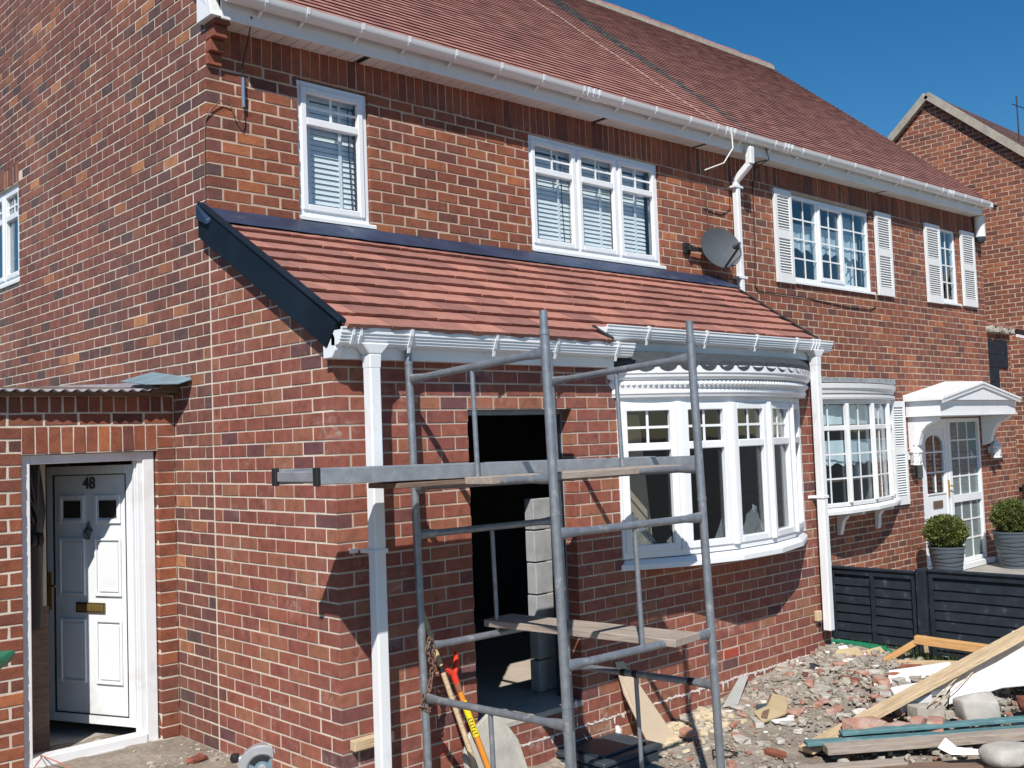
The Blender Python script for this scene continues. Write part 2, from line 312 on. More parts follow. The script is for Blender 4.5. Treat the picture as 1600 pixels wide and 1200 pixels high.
# ------------------------------------------------------------------ brickwork
C, S, J = 0.082, 0.2187, 0.0115
def px_area(p, L, H, nrm):
    d = Vector(p) - CAM; dist = d.length; z = d.dot(fw)
    if z < 0.3: return 0
    x = d.dot(rt2) / z * F_PX; y = d.dot(up2) / z * F_PX
    if abs(x) > 830 or abs(y) > 640: return 0
    c = -d.dot(nrm) / dist
    return L * H * max(0, c) / dist ** 2
_bm = {}
def brick_verts(L, H, D, rough, rnd):
    e = 0.0018; j = lambda a: rnd.uniform(-a, a)
    o = rough
    fr = [(e + j(o), 0.0, e + j(o)), (L - e + j(o), 0.0, e + j(o)), (L - e + j(o), 0.0, H - e + j(o)), (e + j(o), 0.0, H - e + j(o))]
    ri = [(j(o), -e, j(o)), (L + j(o), -e, j(o)), (L + j(o), -e, H + j(o)), (j(o), -e, H + j(o))]
    bk = [(0, -D, 0), (L, -D, 0), (L, -D, H), (0, -D, H)]
    return fr + ri + bk
BF = [(0, 1, 2, 3), (4, 5, 1, 0), (5, 6, 2, 1), (6, 7, 3, 2), (7, 4, 0, 3), (8, 9, 5, 4), (9, 10, 6, 5), (10, 11, 7, 6), (11, 8, 4, 7)]
class Wall:
    """bricks of one wall: list of (u0, u1, z0, z1, proud, tone)"""
    def __init__(s, fr, style): s.fr = fr; s.style = style; s.b = []; s.mort = MB()
    def lay(s, L, z0, z1, holes=(), corner0=None, corner1=None, top=None, phase=0, tones=None, seed=1):
        """corner0/1: +1 -> full brick at the corner on even courses, the half of the other courses belongs to the return wall"""
        rnd = random.Random(seed); J = 0.0148 if s.style == 'old' else 0.0115; j0 = round(z0 / C); j1 = int(math.ceil(z1 / C - 1e-6))
        for j in range(j0, j1):
            za, zb = j * C + J * 0.5, (j + 1) * C - J * 0.5
            ev = (j + phase) % 2 == 0
            u = 0.0 if ev else -S / 2
            while u < L - 0.02:
                a, b = u + J * 0.5, u + S - J * 0.5
                u += S
                if a < 0:
                    if corner0: continue
                    a = J * 0.5
                if b > L:
                    if corner1 and (L - a) < S * 0.6: continue
                    b = L - (0 if corner1 else J * 0.5)
                if corner0 and a < J: a = 0.0
                iv = [(a, b)]
                for (h0, h1, ha, hb) in holes:
                    if zb > ha + 0.012 and za < hb - 0.012:
                        nv = []
                        for (p, q) in iv:
                            if q <= h0 or p >= h1: nv.append((p, q)); continue
                            if p < h0: nv.append((p, h0))
                            if q > h1: nv.append((h1, q))
                        iv = nv
                for (p, q) in iv:
                    if q - p < 0.022: continue
                    if top:
                        t0, t1 = top(p), top(q)
                        if max(t0, t1) < za + 0.02: continue
                        if min(t0, t1) < zb - 0.035:
                            # shorten towards the taller side
                            while q - p > 0.03 and min(top(p), top(q)) < zb - 0.035:
                                if t0 > t1: q -= 0.02
                                else: p += 0.02
                            if q - p < 0.03: continue
                    s.b.append((p, q, za, zb, rnd.uniform(-0.0015, 0.002), s.tone(rnd, tones)))
    def soldier(s, u0, u1, z0, z1, pitch=0.082, seed=3, proud=0.0, tones=None):
        rnd = random.Random(seed); n = max(1, round((u1 - u0) / pitch)); w = (u1 - u0) / n
        for i in range(n): s.b.append((u0 + i * w + J * .45, u0 + (i + 1) * w - J * .45, z0 + J * .5, z1 - J * .5, proud + rnd.uniform(-0.002, 0.003), s.tone(rnd, tones)))
    def tone(s, rnd, tones):
        r = rnd.random()
        if s.style == 'new': return rnd.uniform(0.0, 0.12) if r < 0.07 else (rnd.uniform(0.75, 1) if r < 0.30 else rnd.uniform(0.30, 0.70))
        if s.style == 'gable': return rnd.uniform(0.0, 0.14) if r < 0.09 else (rnd.uniform(0.88, 1.0) if r < 0.15 else rnd.uniform(0.28, 0.84))
        if s.style == 'dark': return rnd.uniform(0.0, 0.6)
        return rnd.uniform(0.05, 0.22) if r < 0.11 else (rnd.uniform(0.88, 1.0) if r < 0.15 else rnd.uniform(0.32, 0.78))
    def mortar(s, L, z0, z1, holes=(), top=None, rec=0.0032, depth=0.104, start=0.0):
        us = sorted({start, L} | {h[0] for h in holes if start < h[0] < L} | {h[1] for h in holes if start < h[1] < L})
        if top:
            k = int((L - start) / 0.06); us = sorted(set(us) | {start + (L - start) * i / k for i in range(k + 1)})
        zs = sorted({z0, z1} | {h[2] for h in holes if z0 < h[2] < z1} | {h[3] for h in holes if z0 < h[3] < z1})
        for a, b in zip(us, us[1:]):
            for c, d in zip(zs, zs[1:]):
                um, zm = (a + b) / 2, (c + d) / 2
                if any(h[0] <= um <= h[1] and h[2] <= zm <= h[3] for h in holes): continue
                dd = min(d, min(top(a), top(b))) if top else d
                if dd <= c + 0.005: continue
                e0 = 0.004 if any(abs(a - h[1]) < 1e-6 and h[2] <= zm <= h[3] for h in holes) else 0
                e1 = 0.004 if any(abs(b - h[0]) < 1e-6 and h[2] <= zm <= h[3] for h in holes) else 0
                s.fr.box(s.mort, (a + e0, b - e1), (-rec, -depth), (c, dd))
    def build(s, parent, name, mat, mmat, budget):
        """wall mortar is the part; the largest-looking bricks are its own pieces, the rest one joined mesh. budget: shared list"""
        w = obj(name, s.mort, mmat, parent)
        rough = {'new': 0.0008, 'gable': 0.0016, 'old': 0.0034, 'dark': 0.0024}[s.style]
        for k in s.b:
            p, q, a, b, pr, tn = k
            ar = px_area(s.fr((p + q) / 2, 0, (a + b) / 2), q - p, b - a, s.fr.N)
            budget.append((ar, w, s, k, mat, rough))
        return w
def finish_bricks(budget, limit=285):
    budget.sort(key=lambda x: -x[0]); rest = {}
    for i, (ar, w, s, k, mat, rough) in enumerate(budget):
        p, q, a, b, pr, tn = k; L, H = q - p, b - a; fr = s.fr
        left = fr.U.cross(fr.N).z < 0
        if i < limit and ar > 0:
            key = (round(L, 2), round(H, 2), mat.name, int(tn * 12), i % 3)
            if key not in _bm:
                rnd = random.Random(hash(key[:2]) + int(tn * 12) * 7 + i % 3)
                mb = MB(); mb.add(brick_verts(key[0] if abs(L - 0.208) > 0.004 else L, H, 0.1, rough, rnd), BF, (int(tn * 12) + 0.5) / 12.5); _bm[key] = mb.mesh('brick', [mat])
            o = bpy.data.objects.new('brick', _bm[key]); col.objects.link(o); o.parent = w
            P = fr(p, pr, a) - WO[w.name]; U, Nn = fr.U, fr.N
            o.matrix_local = Matrix(((U.x, Nn.x, 0, P.x), (U.y, Nn.y, 0, P.y), (0, 0, 1, P.z), (0, 0, 0, 1)))
        else:
            mb, rnd, m2 = rest.setdefault(w.name, (MB(), random.Random(5), [w, mat]))
            vs = [fr(p + x, pr + y, a + z) for x, y, z in brick_verts(L, H, 0.1, rough, rnd)]
            mb.add(vs, BF, tn)
    for mb, rnd, (w, mat) in rest.values(): obj('bricks', mb, mat, w, kind='stuff')

# ------------------------------------------------------------------ windows
def rect_frame(fr, u, z, n, w, mb=None, wb=None, wt=None):
    mb = mb or MB(); wb = wb or w; wt = wt or w
    fr.box(mb, (u[0], u[0] + w), n, z); fr.box(mb, (u[1] - w, u[1]), n, z)
    fr.box(mb, (u[0] + w, u[1] - w), n, (z[0], z[0] + wb)); fr.box(mb, (u[0] + w, u[1] - w), n, (z[1] - wt, z[1]))
    return mb
def light(par, fr, u, z, n0, glass, sash=True, transom=None, bars_top=(1, 1), bars_low=(0, 0), sw=0.045, proud=0.014, mat=PVC, barw=0.009):
    """one casement: sash > none; pane(s) and glazing bars"""
    nf = n0 + proud if sash else n0 - 0.004
    cells = [(z[0], z[1], bars_low)] if not transom else [(z[0], transom - 0.022, bars_low), (transom + 0.022, z[1], bars_top)]
    if sash:
        mb = MB()
        rect_frame(fr, u, z, (n0 - 0.03, nf), sw, mb)
        if transom: fr.box(mb, (u[0] + sw, u[1] - sw), (n0 - 0.03, nf - 0.001), (transom - 0.028, transom + 0.028))
        obj('sash', mb, mat, par, bevel=0.005)
    elif transom:
        mb = MB(); fr.box(mb, u, (n0 - 0.03, n0 - 0.002), (transom - 0.028, transom + 0.028)); obj('transom_bar', mb, mat, par, bevel=0.005)
    k = sw if sash else 0.0
    for (a, b, bars) in cells:
        ga, gb = (a + k if a == z[0] else a), (b - k if b == z[1] else b); u0, u1 = u[0] + k, u[1] - k
        mb = MB(); fr.box(mb, (u0, u1), (n0 - 0.026, n0 - 0.020), (ga, gb)); obj('pane', mb, glass, par)
        nv, nh = bars
        for i in range(nv):
            uu = u0 + (u1 - u0) * (i + 1) / (nv + 1); mb = MB(); fr.box(mb, (uu - barw, uu + barw), (n0 - 0.019, n0 - 0.012), (ga, gb)); obj('glazing_bar', mb, mat, par)
        for i in range(nh):
            zz = ga + (gb - ga) * (i + 1) / (nh + 1); mb = MB(); fr.box(mb, (u0, u1), (n0 - 0.0185, n0 - 0.0125), (zz - barw, zz + barw)); obj('glazing_bar', mb, mat, par)
def window(house, fr, u, z, n0, divs, glass, transom=None, bars_top=(1, 1), bars_low=(0, 0), sill=(0.03, 0.05), sash=True, mat=PVC, fw_=0.045, room=1.3, roommat=ROOMGREY, beads=True):
    mb = rect_frame(fr, u, z, (n0 - 0.065, n0), fw_)
    xs = [u[0] + fw_]; tot = u[1] - u[0] - 2 * fw_; mul = 0.022
    cuts = [u[0] + fw_ + tot * d for d in divs]
    for cc in cuts: fr.box(mb, (cc - mul, cc + mul), (n0 - 0.064, n0 - 0.001), (z[0] + fw_, z[1] - fw_))
    w = obj('window', mb, mat, house, bevel=0.004)
    ed = [u[0] + fw_] + cuts + [u[1] - fw_]
    for i in range(len(ed) - 1):
        a = ed[i] + (mul if i else 0) - 0.004; b = ed[i + 1] - (mul if i < len(ed) - 2 else 0) + 0.004
        sh = sash if not isinstance(sash, (list, tuple)) else sash[i]
        light(w, fr, (a, b), (z[0] + fw_ - 0.004, z[1] - fw_ + 0.004), n0, glass, sh, transom, bars_top, bars_low, mat=mat)
    if sill:
        mb = MB(); a, b = sill
        prof = [(-0.06, 0.0), (-0.06, 0.028), (b - 0.006, 0.018), (b, 0.012), (b, -0.012), (b - 0.012, -0.012), (b - 0.012, 0.0)]
        mb.sweep(prof, fr(u[0] - 0.002, n0, z[0] - 0.028), fr(u[1] + a, n0, z[0] - 0.028), fr.N, (0, 0, 1)); obj('sill', mb, mat, w)
    mb = MB(); nb = n0 - 0.066 - 0.02
    # room lining: five faces behind the opening
    e = 0.5; A = [(u[0] - e, nb - 0.04), (u[1] + e, nb - 0.04), (u[1] + e, nb - room), (u[0] - e, nb - room)]
    zl, zh = z[0] - 0.8, z[1] + 0.25
    mb.add([fr(a, n, zl) for a, n in A] + [fr(a, n, zh) for a, n in A], [(0, 1, 2, 3), (4, 5, 6, 7), (1, 2, 6, 5), (2, 3, 7, 6), (3, 0, 4, 7)])
    A2 = [(u[0] - e, z[0]), (u[0], z[0])]
    for (a0, a1, c0, c1) in ((u[0] - e, u[0], zl, zh), (u[1], u[1] + e, zl, zh), (u[0], u[1], zl, z[0]), (u[0], u[1], z[1], zh)):
        mb.add([fr(a0, nb - 0.04, c0), fr(a1, nb - 0.04, c0), fr(a1, nb - 0.04, c1), fr(a0, nb - 0.04, c1)], [(0, 1, 2, 3)])
    obj('room_lining', mb, roommat, w)
    return w
def blind(fr, u, z, n, pitch, label, tapes, cords=None, cover=1.0):
    t = thing('venetian_blind', fr((u[0] + u[1]) / 2, n, z[0]), label, 'blind')
    mb = MB(); fr.box(mb, u, (n - 0.02, n + 0.02), (z[1] - 0.04, z[1])); obj('head_rail', mb, CURTAIN, t)
    zz = z[0] + 0.01; k = 0
    while zz < z[1] - 0.05:
        mb = MB(); h = pitch * 0.49; dn = 0.006
        mb.hexa([fr(u[0], n + dn, zz - h), fr(u[1], n + dn, zz - h), fr(u[1], n + dn - .003, zz - h), fr(u[0], n + dn - .003, zz - h),
                 fr(u[0], n - dn, zz + h), fr(u[1], n - dn, zz + h), fr(u[1], n - dn - .003, zz + h), fr(u[0], n - dn - .003, zz + h)])
        obj('slat', mb, CURTAIN, t); zz += pitch; k += 1
    for x in tapes:
        mb = MB(); fr.box(mb, (x - 0.014, x + 0.014), (n + 0.0165, n + 0.0185), (z[0], z[1] - 0.04)); obj('ladder_tape', mb, CURTAIN, t)
    for x in (cords or ()):
        mb = MB(); mb.tube([fr(x, n + 0.03, z[1] - 0.05), fr(x + 0.005, n + 0.028, (z[0] + z[1]) / 2), fr(x + 0.02, n + 0.03, z[0] + 0.05)], 0.004, 5); obj('pull_cord', mb, BLACKP, t)
    return t
# =================================================================== ground
def gz(x, y):
    b = -0.17 * math.exp(-((x - 2.3) / 1.7) ** 2) * min(1, max(0, (-y - 0.2) / 0.9))
    b += -0.12 * min(1, max(0, (-y - 1.2) / 2)) * (1 if x > 0 else max(0, 1 + x / 2))
    if x > 3: b += 0.05 * min(1, (x - 3) / 2)
    return b
def build_ground():
    m, t, b = nodes('site_ground'); p = pos(t)
    c1 = ramp(t, noise(t, p, 2.2, 8, 0.72), [(0.30, (0.15, 0.125, 0.098)), (0.5, (0.255, 0.218, 0.175)), (0.68, (0.36, 0.315, 0.26))])
    c2 = ramp(t, noise(t, p, 26, 5, 0.75), [(0.35, 0.72), (0.62, 1.16)]); cc = mix(t, 1.0, c1, c2, 'MULTIPLY')
    cc = mix(t, ramp(t, noise(t, p, 7, 6, 0.75), [(0.60, 0.0), (0.72, 0.55)]), cc, (0.44, 0.41, 0.37))
    cc = mix(t, ramp(t, noise(t, p, 3.1, 7, 0.7), [(0.62, 0.0), (0.74, 0.4)]), cc, (0.34, 0.17, 0.12))
    t.links.new(cc, b.inputs['Base Color']); b.inputs['Roughness'].default_value = 0.96; bump(t, b, noise(t, p, 45, 6, 0.75), 0.8, 0.012)
    mb = MB(); rnd = random.Random(2)
    xs = [-6 + i * 0.09 for i in range(140)]; ys = [-7 + i * 0.09 for i in range(90)]
    idx = {}
    vs = []
    for j, y in enumerate(ys):
        for i, x in enumerate(xs):
            k = 0.012 if x > 0.2 else 0.004
            bumpy = (math.sin(x * 7.3 + y * 3.1) * math.sin(y * 9.7 - x * 2.2) + math.sin(x * 17 + 1.3 * y)) * k * 0.6
            vs.append((x, y, gz(x, y) + bumpy + rnd.uniform(-k, k)))
    fs = [(j * 140 + i, j * 140 + i + 1, (j + 1) * 140 + i + 1, (j + 1) * 140 + i) for j in range(89) for i in range(139)]
    mb.add(vs, fs)
    obj('ground', mb, m, kind='structure', loc=(0, 0, 0))
    m2, t, b = nodes('far_ground'); c = ramp(t, noise(t, pos(t), 0.4, 5), [(0.3, (0.07, 0.068, 0.062)), (0.7, (0.12, 0.115, 0.105))]); t.links.new(c, b.inputs['Base Color']); b.inputs['Roughness'].default_value = 0.95
    mb = MB(); mb.add([(-900, -900, -0.36), (900, -900, -0.36), (900, 900, -0.36), (-900, 900, -0.36)], [(0, 1, 2, 3)]); obj('street_ground', mb, m2, kind='structure', loc=(0, 0, -0.36))
    # next door's path and flower bed level
    m3 = plain('neighbour_paving', (0.30, 0.28, 0.25), 0.95, 0.2, 4, bstr=0.4)
    mb = MB(); mb.box((5.42, -9.0, -0.30), (16, -0.0, -0.06)); obj('neighbour_path', mb, m3, kind='structure', loc=(5.42, -9, -0.3))
build_ground()

ZS = lambda x: 4.785 + 0.0148 * x     # underside of the soffit
SL = 0.855; TH = math.atan(SL); RY = 3.5
def roofz(x, y): return ZS(x) + 0.150 + (min(y, 2 * RY - y) + 0.25) * SL

# =================================================================== the two main houses
HA = thing('brick_house', (0, 0, 0), 'red brick semi with plain white windows and long side wall, behind the new porch', 'house')
HB = thing('brick_house', (6.1236, 0, 0), 'attached brick house with white louvred shutters beside its windows', 'house')
budA, budB = [], []
gtop = lambda u: roofz(0, u) - 0.10
GH = [(3.706, 4.66, 3.566, 4.505), (-1, 0.0, 9, 9)]
g = Wall(GAB, 'gable')
g.lay(7.0, -2 * C, 40 * C, holes=GH, seed=11)
g.lay(7.0, 40 * C, 56 * C, holes=GH, corner0=1, top=gtop, seed=12)
g.lay(7.0, 56 * C, 8.1, holes=GH, top=gtop, seed=13)
g.mortar(7.0, -0.3, 8.2, holes=GH, top=gtop, start=0.006)
g.soldier(3.70, 4.66, 4.505, 4.71, seed=4)
g.b = [b for b in g.b if not (b[3] <= 4.72 and b[2] >= 4.50 and b[0] < 4.65 and b[1] > 3.72 and (b[1] - b[0]) > 0.09)]
g.build(HA, 'wall', B_GABLE, M_GABLE, budA)
f = Wall(FRONT, 'old'); hA = [(-1, 5.14, -1, 3.28), (0.70, 1.318, 3.555, 4.592), (3.005, 4.78, 3.555, 4.592)]
f.lay(6.1236, 0, 56 * C, holes=hA, corner0=1, phase=1, seed=21)
f.soldier(0.11, 6.1236, 56 * C, 4.885, pitch=0.079, seed=22)
f.mortar(6.1236, -0.2, 4.93, holes=hA, start=0.006)
wf = f.build(HA, 'wall', B_OLD, M_OLD, budA)
mb = MB()
for i, (z, e) in enumerate(((4.51, 0.035), (4.592, 0.075), (4.674, 0.125), (4.756, 0.16))):
    mb = MB(); mb.box((0.001, -e, z + 0.004), (0.102, -0.0015, z + 0.080), 0.6 - 0.1 * i); obj('brick', mb, B_OLD, wf, bevel=0.002)
FB = Fr((6.1236, 0, 0), (1, 0, 0), (0, -1, 0)); LB = 12.40 - 6.1236
sx = lambda x: x - 6.1236
hB = [(sx(7.18), sx(8.99), 3.60, 4.64), (sx(10.95), sx(11.51), 3.615, 4.70), (sx(6.36), sx(9.33), 1.04, 2.40), (sx(10.045), sx(11.93), -0.2, 2.03)]
f = Wall(FB, 'old'); f.lay(LB, 0, 57 * C, holes=hB, seed=31); f.soldier(0, LB, 57 * C, 4.995, pitch=0.079, seed=32); f.mortar(LB, -0.2, 5.05, holes=hB)
f.build(HB, 'wall', B_FAR, M_OLD, budB)
# right-hand end wall of the pair (seen only from the side)
mb = MB(); mb.add([(12.39, 0.0, -0.2), (12.39, 7, -0.2), (12.39, 7, 5.1), (12.39, 3.5, 8.0), (12.39, 0, 5.0)], [(0, 1, 2, 3, 4)]); obj('wall', mb, M_OLD, HB)
for rx, par in ((0.0, HA), (6.1236, HB)):
    mb = MB(); x1 = rx + 6.1236
    mb.add([(rx + 0.11, 7, -0.2), (x1, 7, -0.2), (x1, 7, 4.9), (rx + 0.11, 7, 4.9)], [(0, 1, 2, 3)]); obj('wall', mb, M_OLD, par)

# ---- roof
def roof(par, xa, xb, seed, verge_l=False, verge_r=False):
    rnd = random.Random(seed); g = 0.090; nrow = int((RY + 0.27) / math.cos(TH) / g)
    mb = MB(); cols = max(2, int((xb - xa) / 0.17)); xs = [xa + (xb - xa) * i / cols for i in range(cols + 1)]
    for r in range(nrow + 1):
        s0 = r * g; s1 = s0 + g + 0.004
        jit = [rnd.uniform(-0.0022, 0.0022) for _ in range(cols + 1)]; hj = [rnd.uniform(-0.002, 0.002) for _ in range(cols + 1)]; sh = 0.085 if r % 2 else 0.0
        for i in range(cols):
            a, b = max(xa, xs[i] - sh), (xs[i + 1] - sh if i < cols - 1 else xb); j = 0.0; tn = rnd.random()
            P = []
            for (s, h) in ((s0 + 0.010, -0.012), (s0, 0.0190), (s1 + 0.006, 0.007)):
                for x, jj, j in ((a, jit[i], hj[i]), (b, jit[i + 1], hj[i + 1])):
                    y = -0.25 + (s + jj) * math.cos(TH); P.append((x, y - h * math.sin(TH), ZS(x) + 0.150 + (s + jj) * math.sin(TH) + (h + j * (h > 0)) * math.cos(TH)))
            mb.cur = 1; mb.add(P[:4], [(0, 1, 3, 2)], tn); mb.cur = 0; mb.add(P[2:], [(0, 1, 3, 2)], tn)  # riser faces darker: sooty tile edges plus shade put into the colour
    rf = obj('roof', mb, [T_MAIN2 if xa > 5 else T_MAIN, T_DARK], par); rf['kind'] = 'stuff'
    mb = MB()
    for (ya, yb) in ((-0.25, RY), (RY, 2 * RY + 0.25)):
        zz = lambda x, y: roofz(x, y) - 0.03
        mb.add([(xa, ya, zz(xa, ya)), (xb, ya, zz(xb, ya)), (xb, yb, zz(xb, yb)), (xa, yb, zz(xa, yb))], [(0, 1, 2, 3)], 0.2)
    obj('roof_deck', mb, T_DARK, par)
    n = int((xb - xa) / 0.33)
    for i in range(n):
        a = xa + i * (xb - xa) / n; b = a + (xb - xa) / n - 0.015; z = roofz(a, RY) + 0.0; r0 = 0.105 + rnd.uniform(-.004, .004); dz = rnd.uniform(-0.008, 0.010); mb = MB()
        prof = [(r0 * math.cos(t), r0 * math.sin(t) * 0.85) for t in [math.pi * k / 6 for k in range(7)]] + [(-r0 * .8, 0), (r0 * .8, 0)]
        mb.sweep([(p, q) for p, q in prof], (a, RY, z - 0.03 + dz), (b, RY, roofz(b, RY) - 0.025 + dz), (0, 1, 0), (0, 0, 1), tone=rnd.random()); obj('ridge_tile', mb, T_EXT, par)
    mb = MB(); mb.bar((xa, RY - 0.085, roofz(xa, RY) - 0.055), (xb, RY - 0.085, roofz(xb, RY) - 0.055), (0, 0.04, 0), (0, 0, 0.035)); obj('ridge_bedding', mb, MOSS, par)
roof(HA, -0.03, 6.1236, 5); roof(HB, 6.1236, 12.46, 6)
mb = MB()   # verge of the roof over the right-hand end
mb.bar((12.44, -0.25, roofz(12.44, -0.25) - 0.04), (12.44, RY, roofz(12.44, RY) - 0.04), (0.02, 0, 0), (0, 0, 0.035)); obj('verge', mb, MOSS, HB)
mb = MB(); mb.bar((-0.035, -0.12, roofz(0, -0.12) - 0.09), (-0.035, RY, roofz(0, RY) - 0.09), (0.012, 0, 0), (0, 0, 0.09)); obj('barge_board', mb, PVC2, HA, bevel=0.003)
# thin cable lying down the roof slope and a few cables on the front
def cable(name, pts, r, mat, label, n=6):
    mb = MB(); mb.tube(pts, r, n); return obj(name, mb, mat, smooth=True, label=label, cat='cable')
pp = [(5.55 + 0.02 * math.sin(i * 1.3) - 0.004 * i, -0.24 + i * 0.26 * math.cos(TH), roofz(5.6, -0.24 + i * 0.26 * math.cos(TH)) + 0.022) for i in range(17)]
cable('roof_cable', pp, 0.005, plain('faded_cable', (0.36, 0.26, 0.23), 0.8), 'thin pale cable running up the tiled main roof near the party line')

# ---- eaves: soffit boards, fascia, gutter, brackets
def eaves(par, xa, xb, vents, brackets, unions, seed):
    rnd = random.Random(seed); n = int((xb - xa) / 0.1)
    for i in range(n):
        a = xa + i * (xb - xa) / n; b = a + (xb - xa) / n
        if i in vents: b = a + (b - a) * 0.45
        mb = MB(); z = ZS(a)
        mb.hexa([(a + .003, -0.165, z), (b - .003, -0.165, ZS(b)), (b - .003, 0.02, ZS(b)), (a + .003, 0.02, z), (a + .003, -0.165, z + .008), (b - .003, -0.165, z + .008), (b - .003, 0.02, z + .008), (a + .003, 0.02, z + .008)]); obj('soffit_board', mb, SOFF, par)
    mb = MB(); mb.hexa([(xa, -0.165, ZS(xa) + .014), (xb, -0.165, ZS(xb) + .014), (xb, 0.02, ZS(xb) + .014), (xa, 0.02, ZS(xa) + .014), (xa, -0.165, ZS(xa) + .02), (xb, -0.165, ZS(xb) + .02), (xb, 0.02, ZS(xb) + .02), (xa, 0.02, ZS(xa) + .02)]); obj('soffit_void', mb, DARK, par)
    mb = MB(); mb.bar((xa, -0.175, ZS(xa) + 0.078), (xb, -0.175, ZS(xb) + 0.078), (0, 0.0095, 0), (0, 0, 0.084)); obj('fascia', mb, PVC2, par, bevel=0.003)
    def ring(r, c=(0.066, 0.0)): return [(c[0] + r * math.cos(t), c[1] + r * math.sin(t)) for t in [math.pi + math.pi * k / 8 for k in range(9)]]
    G = lambda x: Vector((x, -0.186, ZS(x) + 0.150))
    prof = [(0.006, 0.012)] + ring(0.060) + [(0.130, 0.012), (0.124, 0.012), (0.120, 0.0)] + [(0.066 + 0.053 * math.cos(t), 0.053 * math.sin(t)) for t in [2 * math.pi - math.pi * k / 8 for k in range(1, 8)]] + [(0.012, 0.0)]
    mb = MB(); mb.sweep(prof, G(xa), G(xb), (0, -1, 0), (0, 0, 1)); g = obj('gutter', mb, PVC2, par, smooth=True)
    for x in brackets:
        mb = MB(); pr = [(0.0, 0.016)] + ring(0.064) + [(0.134, 0.018), (0.122, 0.020), (0.122, 0.010), (0.006, 0.006)]
        mb.sweep(pr, G(x - 0.012), G(x + 0.012), (0, -1, 0), (0, 0, 1)); mb.bar(G(x) + Vector((0, 0.008, -0.085)), G(x) + Vector((0, -0.045, -0.058)), (0.010, 0, 0), (0, 0, 0.006)); obj('gutter_bracket', mb, PVC, g)
    for x in unions:
        mb = MB()
        for dx in (-0.07, 0.0, 0.07): mb.sweep([(0.0, 0.018)] + ring(0.067) + [(0.138, 0.020), (0.0, 0.020)], G(x + dx - 0.013), G(x + dx + 0.013), (0, -1, 0), (0, 0, 1))
        mb.sweep([(0.0, 0.014)] + ring(0.0625) + [(0.130, 0.014), (0.0, 0.014)], G(x - 0.08), G(x + 0.08), (0, -1, 0), (0, 0, 1)); obj('gutter_union', mb, PVC, g)
    return g
def brk(ps): return ps
eaves(HA, 0.03, 6.1236, (11, 37, 52), [0.30, 0.62, 1.08, 1.50, 1.96, 2.44, 2.92, 3.42, 3.95, 4.42, 4.95, 5.40, 5.90], [3.55, 5.62], 1)
eaves(HB, 6.1236, 12.05, (3, 30), [6.45, 7.0, 7.55, 8.15, 8.75, 9.35, 10.0, 10.5, 11.2, 11.75], [6.70, 10.75], 2)
mb = MB(); mb.box((12.05, -0.30, ZS(12) + 0.09), (12.16, -0.19, ZS(12) + 0.17)); obj('gutter_stop_end', mb, PVC, HB, bevel=0.01)
mb = MB(); mb.hexa([(-0.045, -0.185, 4.79), (0.03, -0.185, 4.79), (0.03, 0.02, 4.79), (-0.045, 0.02, 4.79), (-0.045, -0.13, 4.97), (0.03, -0.13, 4.97), (0.03, 0.02, 5.02), (-0.045, 0.02, 5.02)]); obj('eaves_box_end', mb, PVC, HA, bevel=0.003)
# swan-neck downpipe at the party line
def square_pipe(par, pts, w, mat=PVC, name='downpipe'):
    mb = MB()
    for a, b in zip(pts, pts[1:]):
        a, b = Vector(a), Vector(b); d = (b - a).normalized(); X = Vector((1, 0, 0)) if abs(d.x) < 0.7 else Vector((0, 0, 1)); Y = d.cross(X).normalized(); X = Y.cross(d).normalized()
        mb.bar(a - d * 0.004, b + d * 0.004, X * w / 2, Y * w / 2)
    return obj(name, mb, mat, par, bevel=0.008)
dp = square_pipe(HA, [(6.02, -0.06, 0.0), (6.02, -0.06, 4.60)], 0.066)
square_pipe(HA, [(6.02, -0.06, 4.60), (6.03, -0.235, 4.745)], 0.068, name='swan_neck'); square_pipe(HA, [(6.03, -0.24, 4.745), (6.03, -0.245, 4.92)], 0.072, name='gutter_outlet')
for z in (4.52, 3.55, 2.2):
    mb = MB(); mb.box((5.95, -0.10, z), (6.10, -0.0, z + 0.022)); obj('pipe_clip', mb, PVC, dp)

# ---- windows of the left house
window(HA, FRONT, (0.70, 1.318), (3.592, 4.577), -0.025, [], GLASS, transom=4.285)
window(HA, FRONT, (3.005, 4.78), (3.592, 4.590), -0.020, [0.338, 0.672], GLASS, transom=4.285)
window(HA, GAB, (3.706, 4.66), (3.60, 4.505), -0.03, [0.5], GLASS, transom=4.22, bars_top=(1, 1), sill=(0.02, 0.05))
blind(FRONT, (0.76, 1.262), (3.645, 4.53), -0.13, 0.040, 'white venetian blind filling the single upstairs window near the house corner', [0.86, 1.13], [1.20])
blind(FRONT, (3.06, 3.62), (3.645, 4.54), -0.13, 0.040, 'white venetian blind with dark cord in left light of the triple upstairs window', [3.17, 3.47], [3.50])
blind(FRONT, (3.64, 4.20), (3.645, 4.54), -0.135, 0.040, 'white venetian blind in middle light of the triple upstairs window', [3.74, 4.04])
blind(FRONT, (4.22, 4.70), (3.645, 4.54), -0.13, 0.040, 'white venetian blind in right light of the triple upstairs window', [4.30, 4.54])

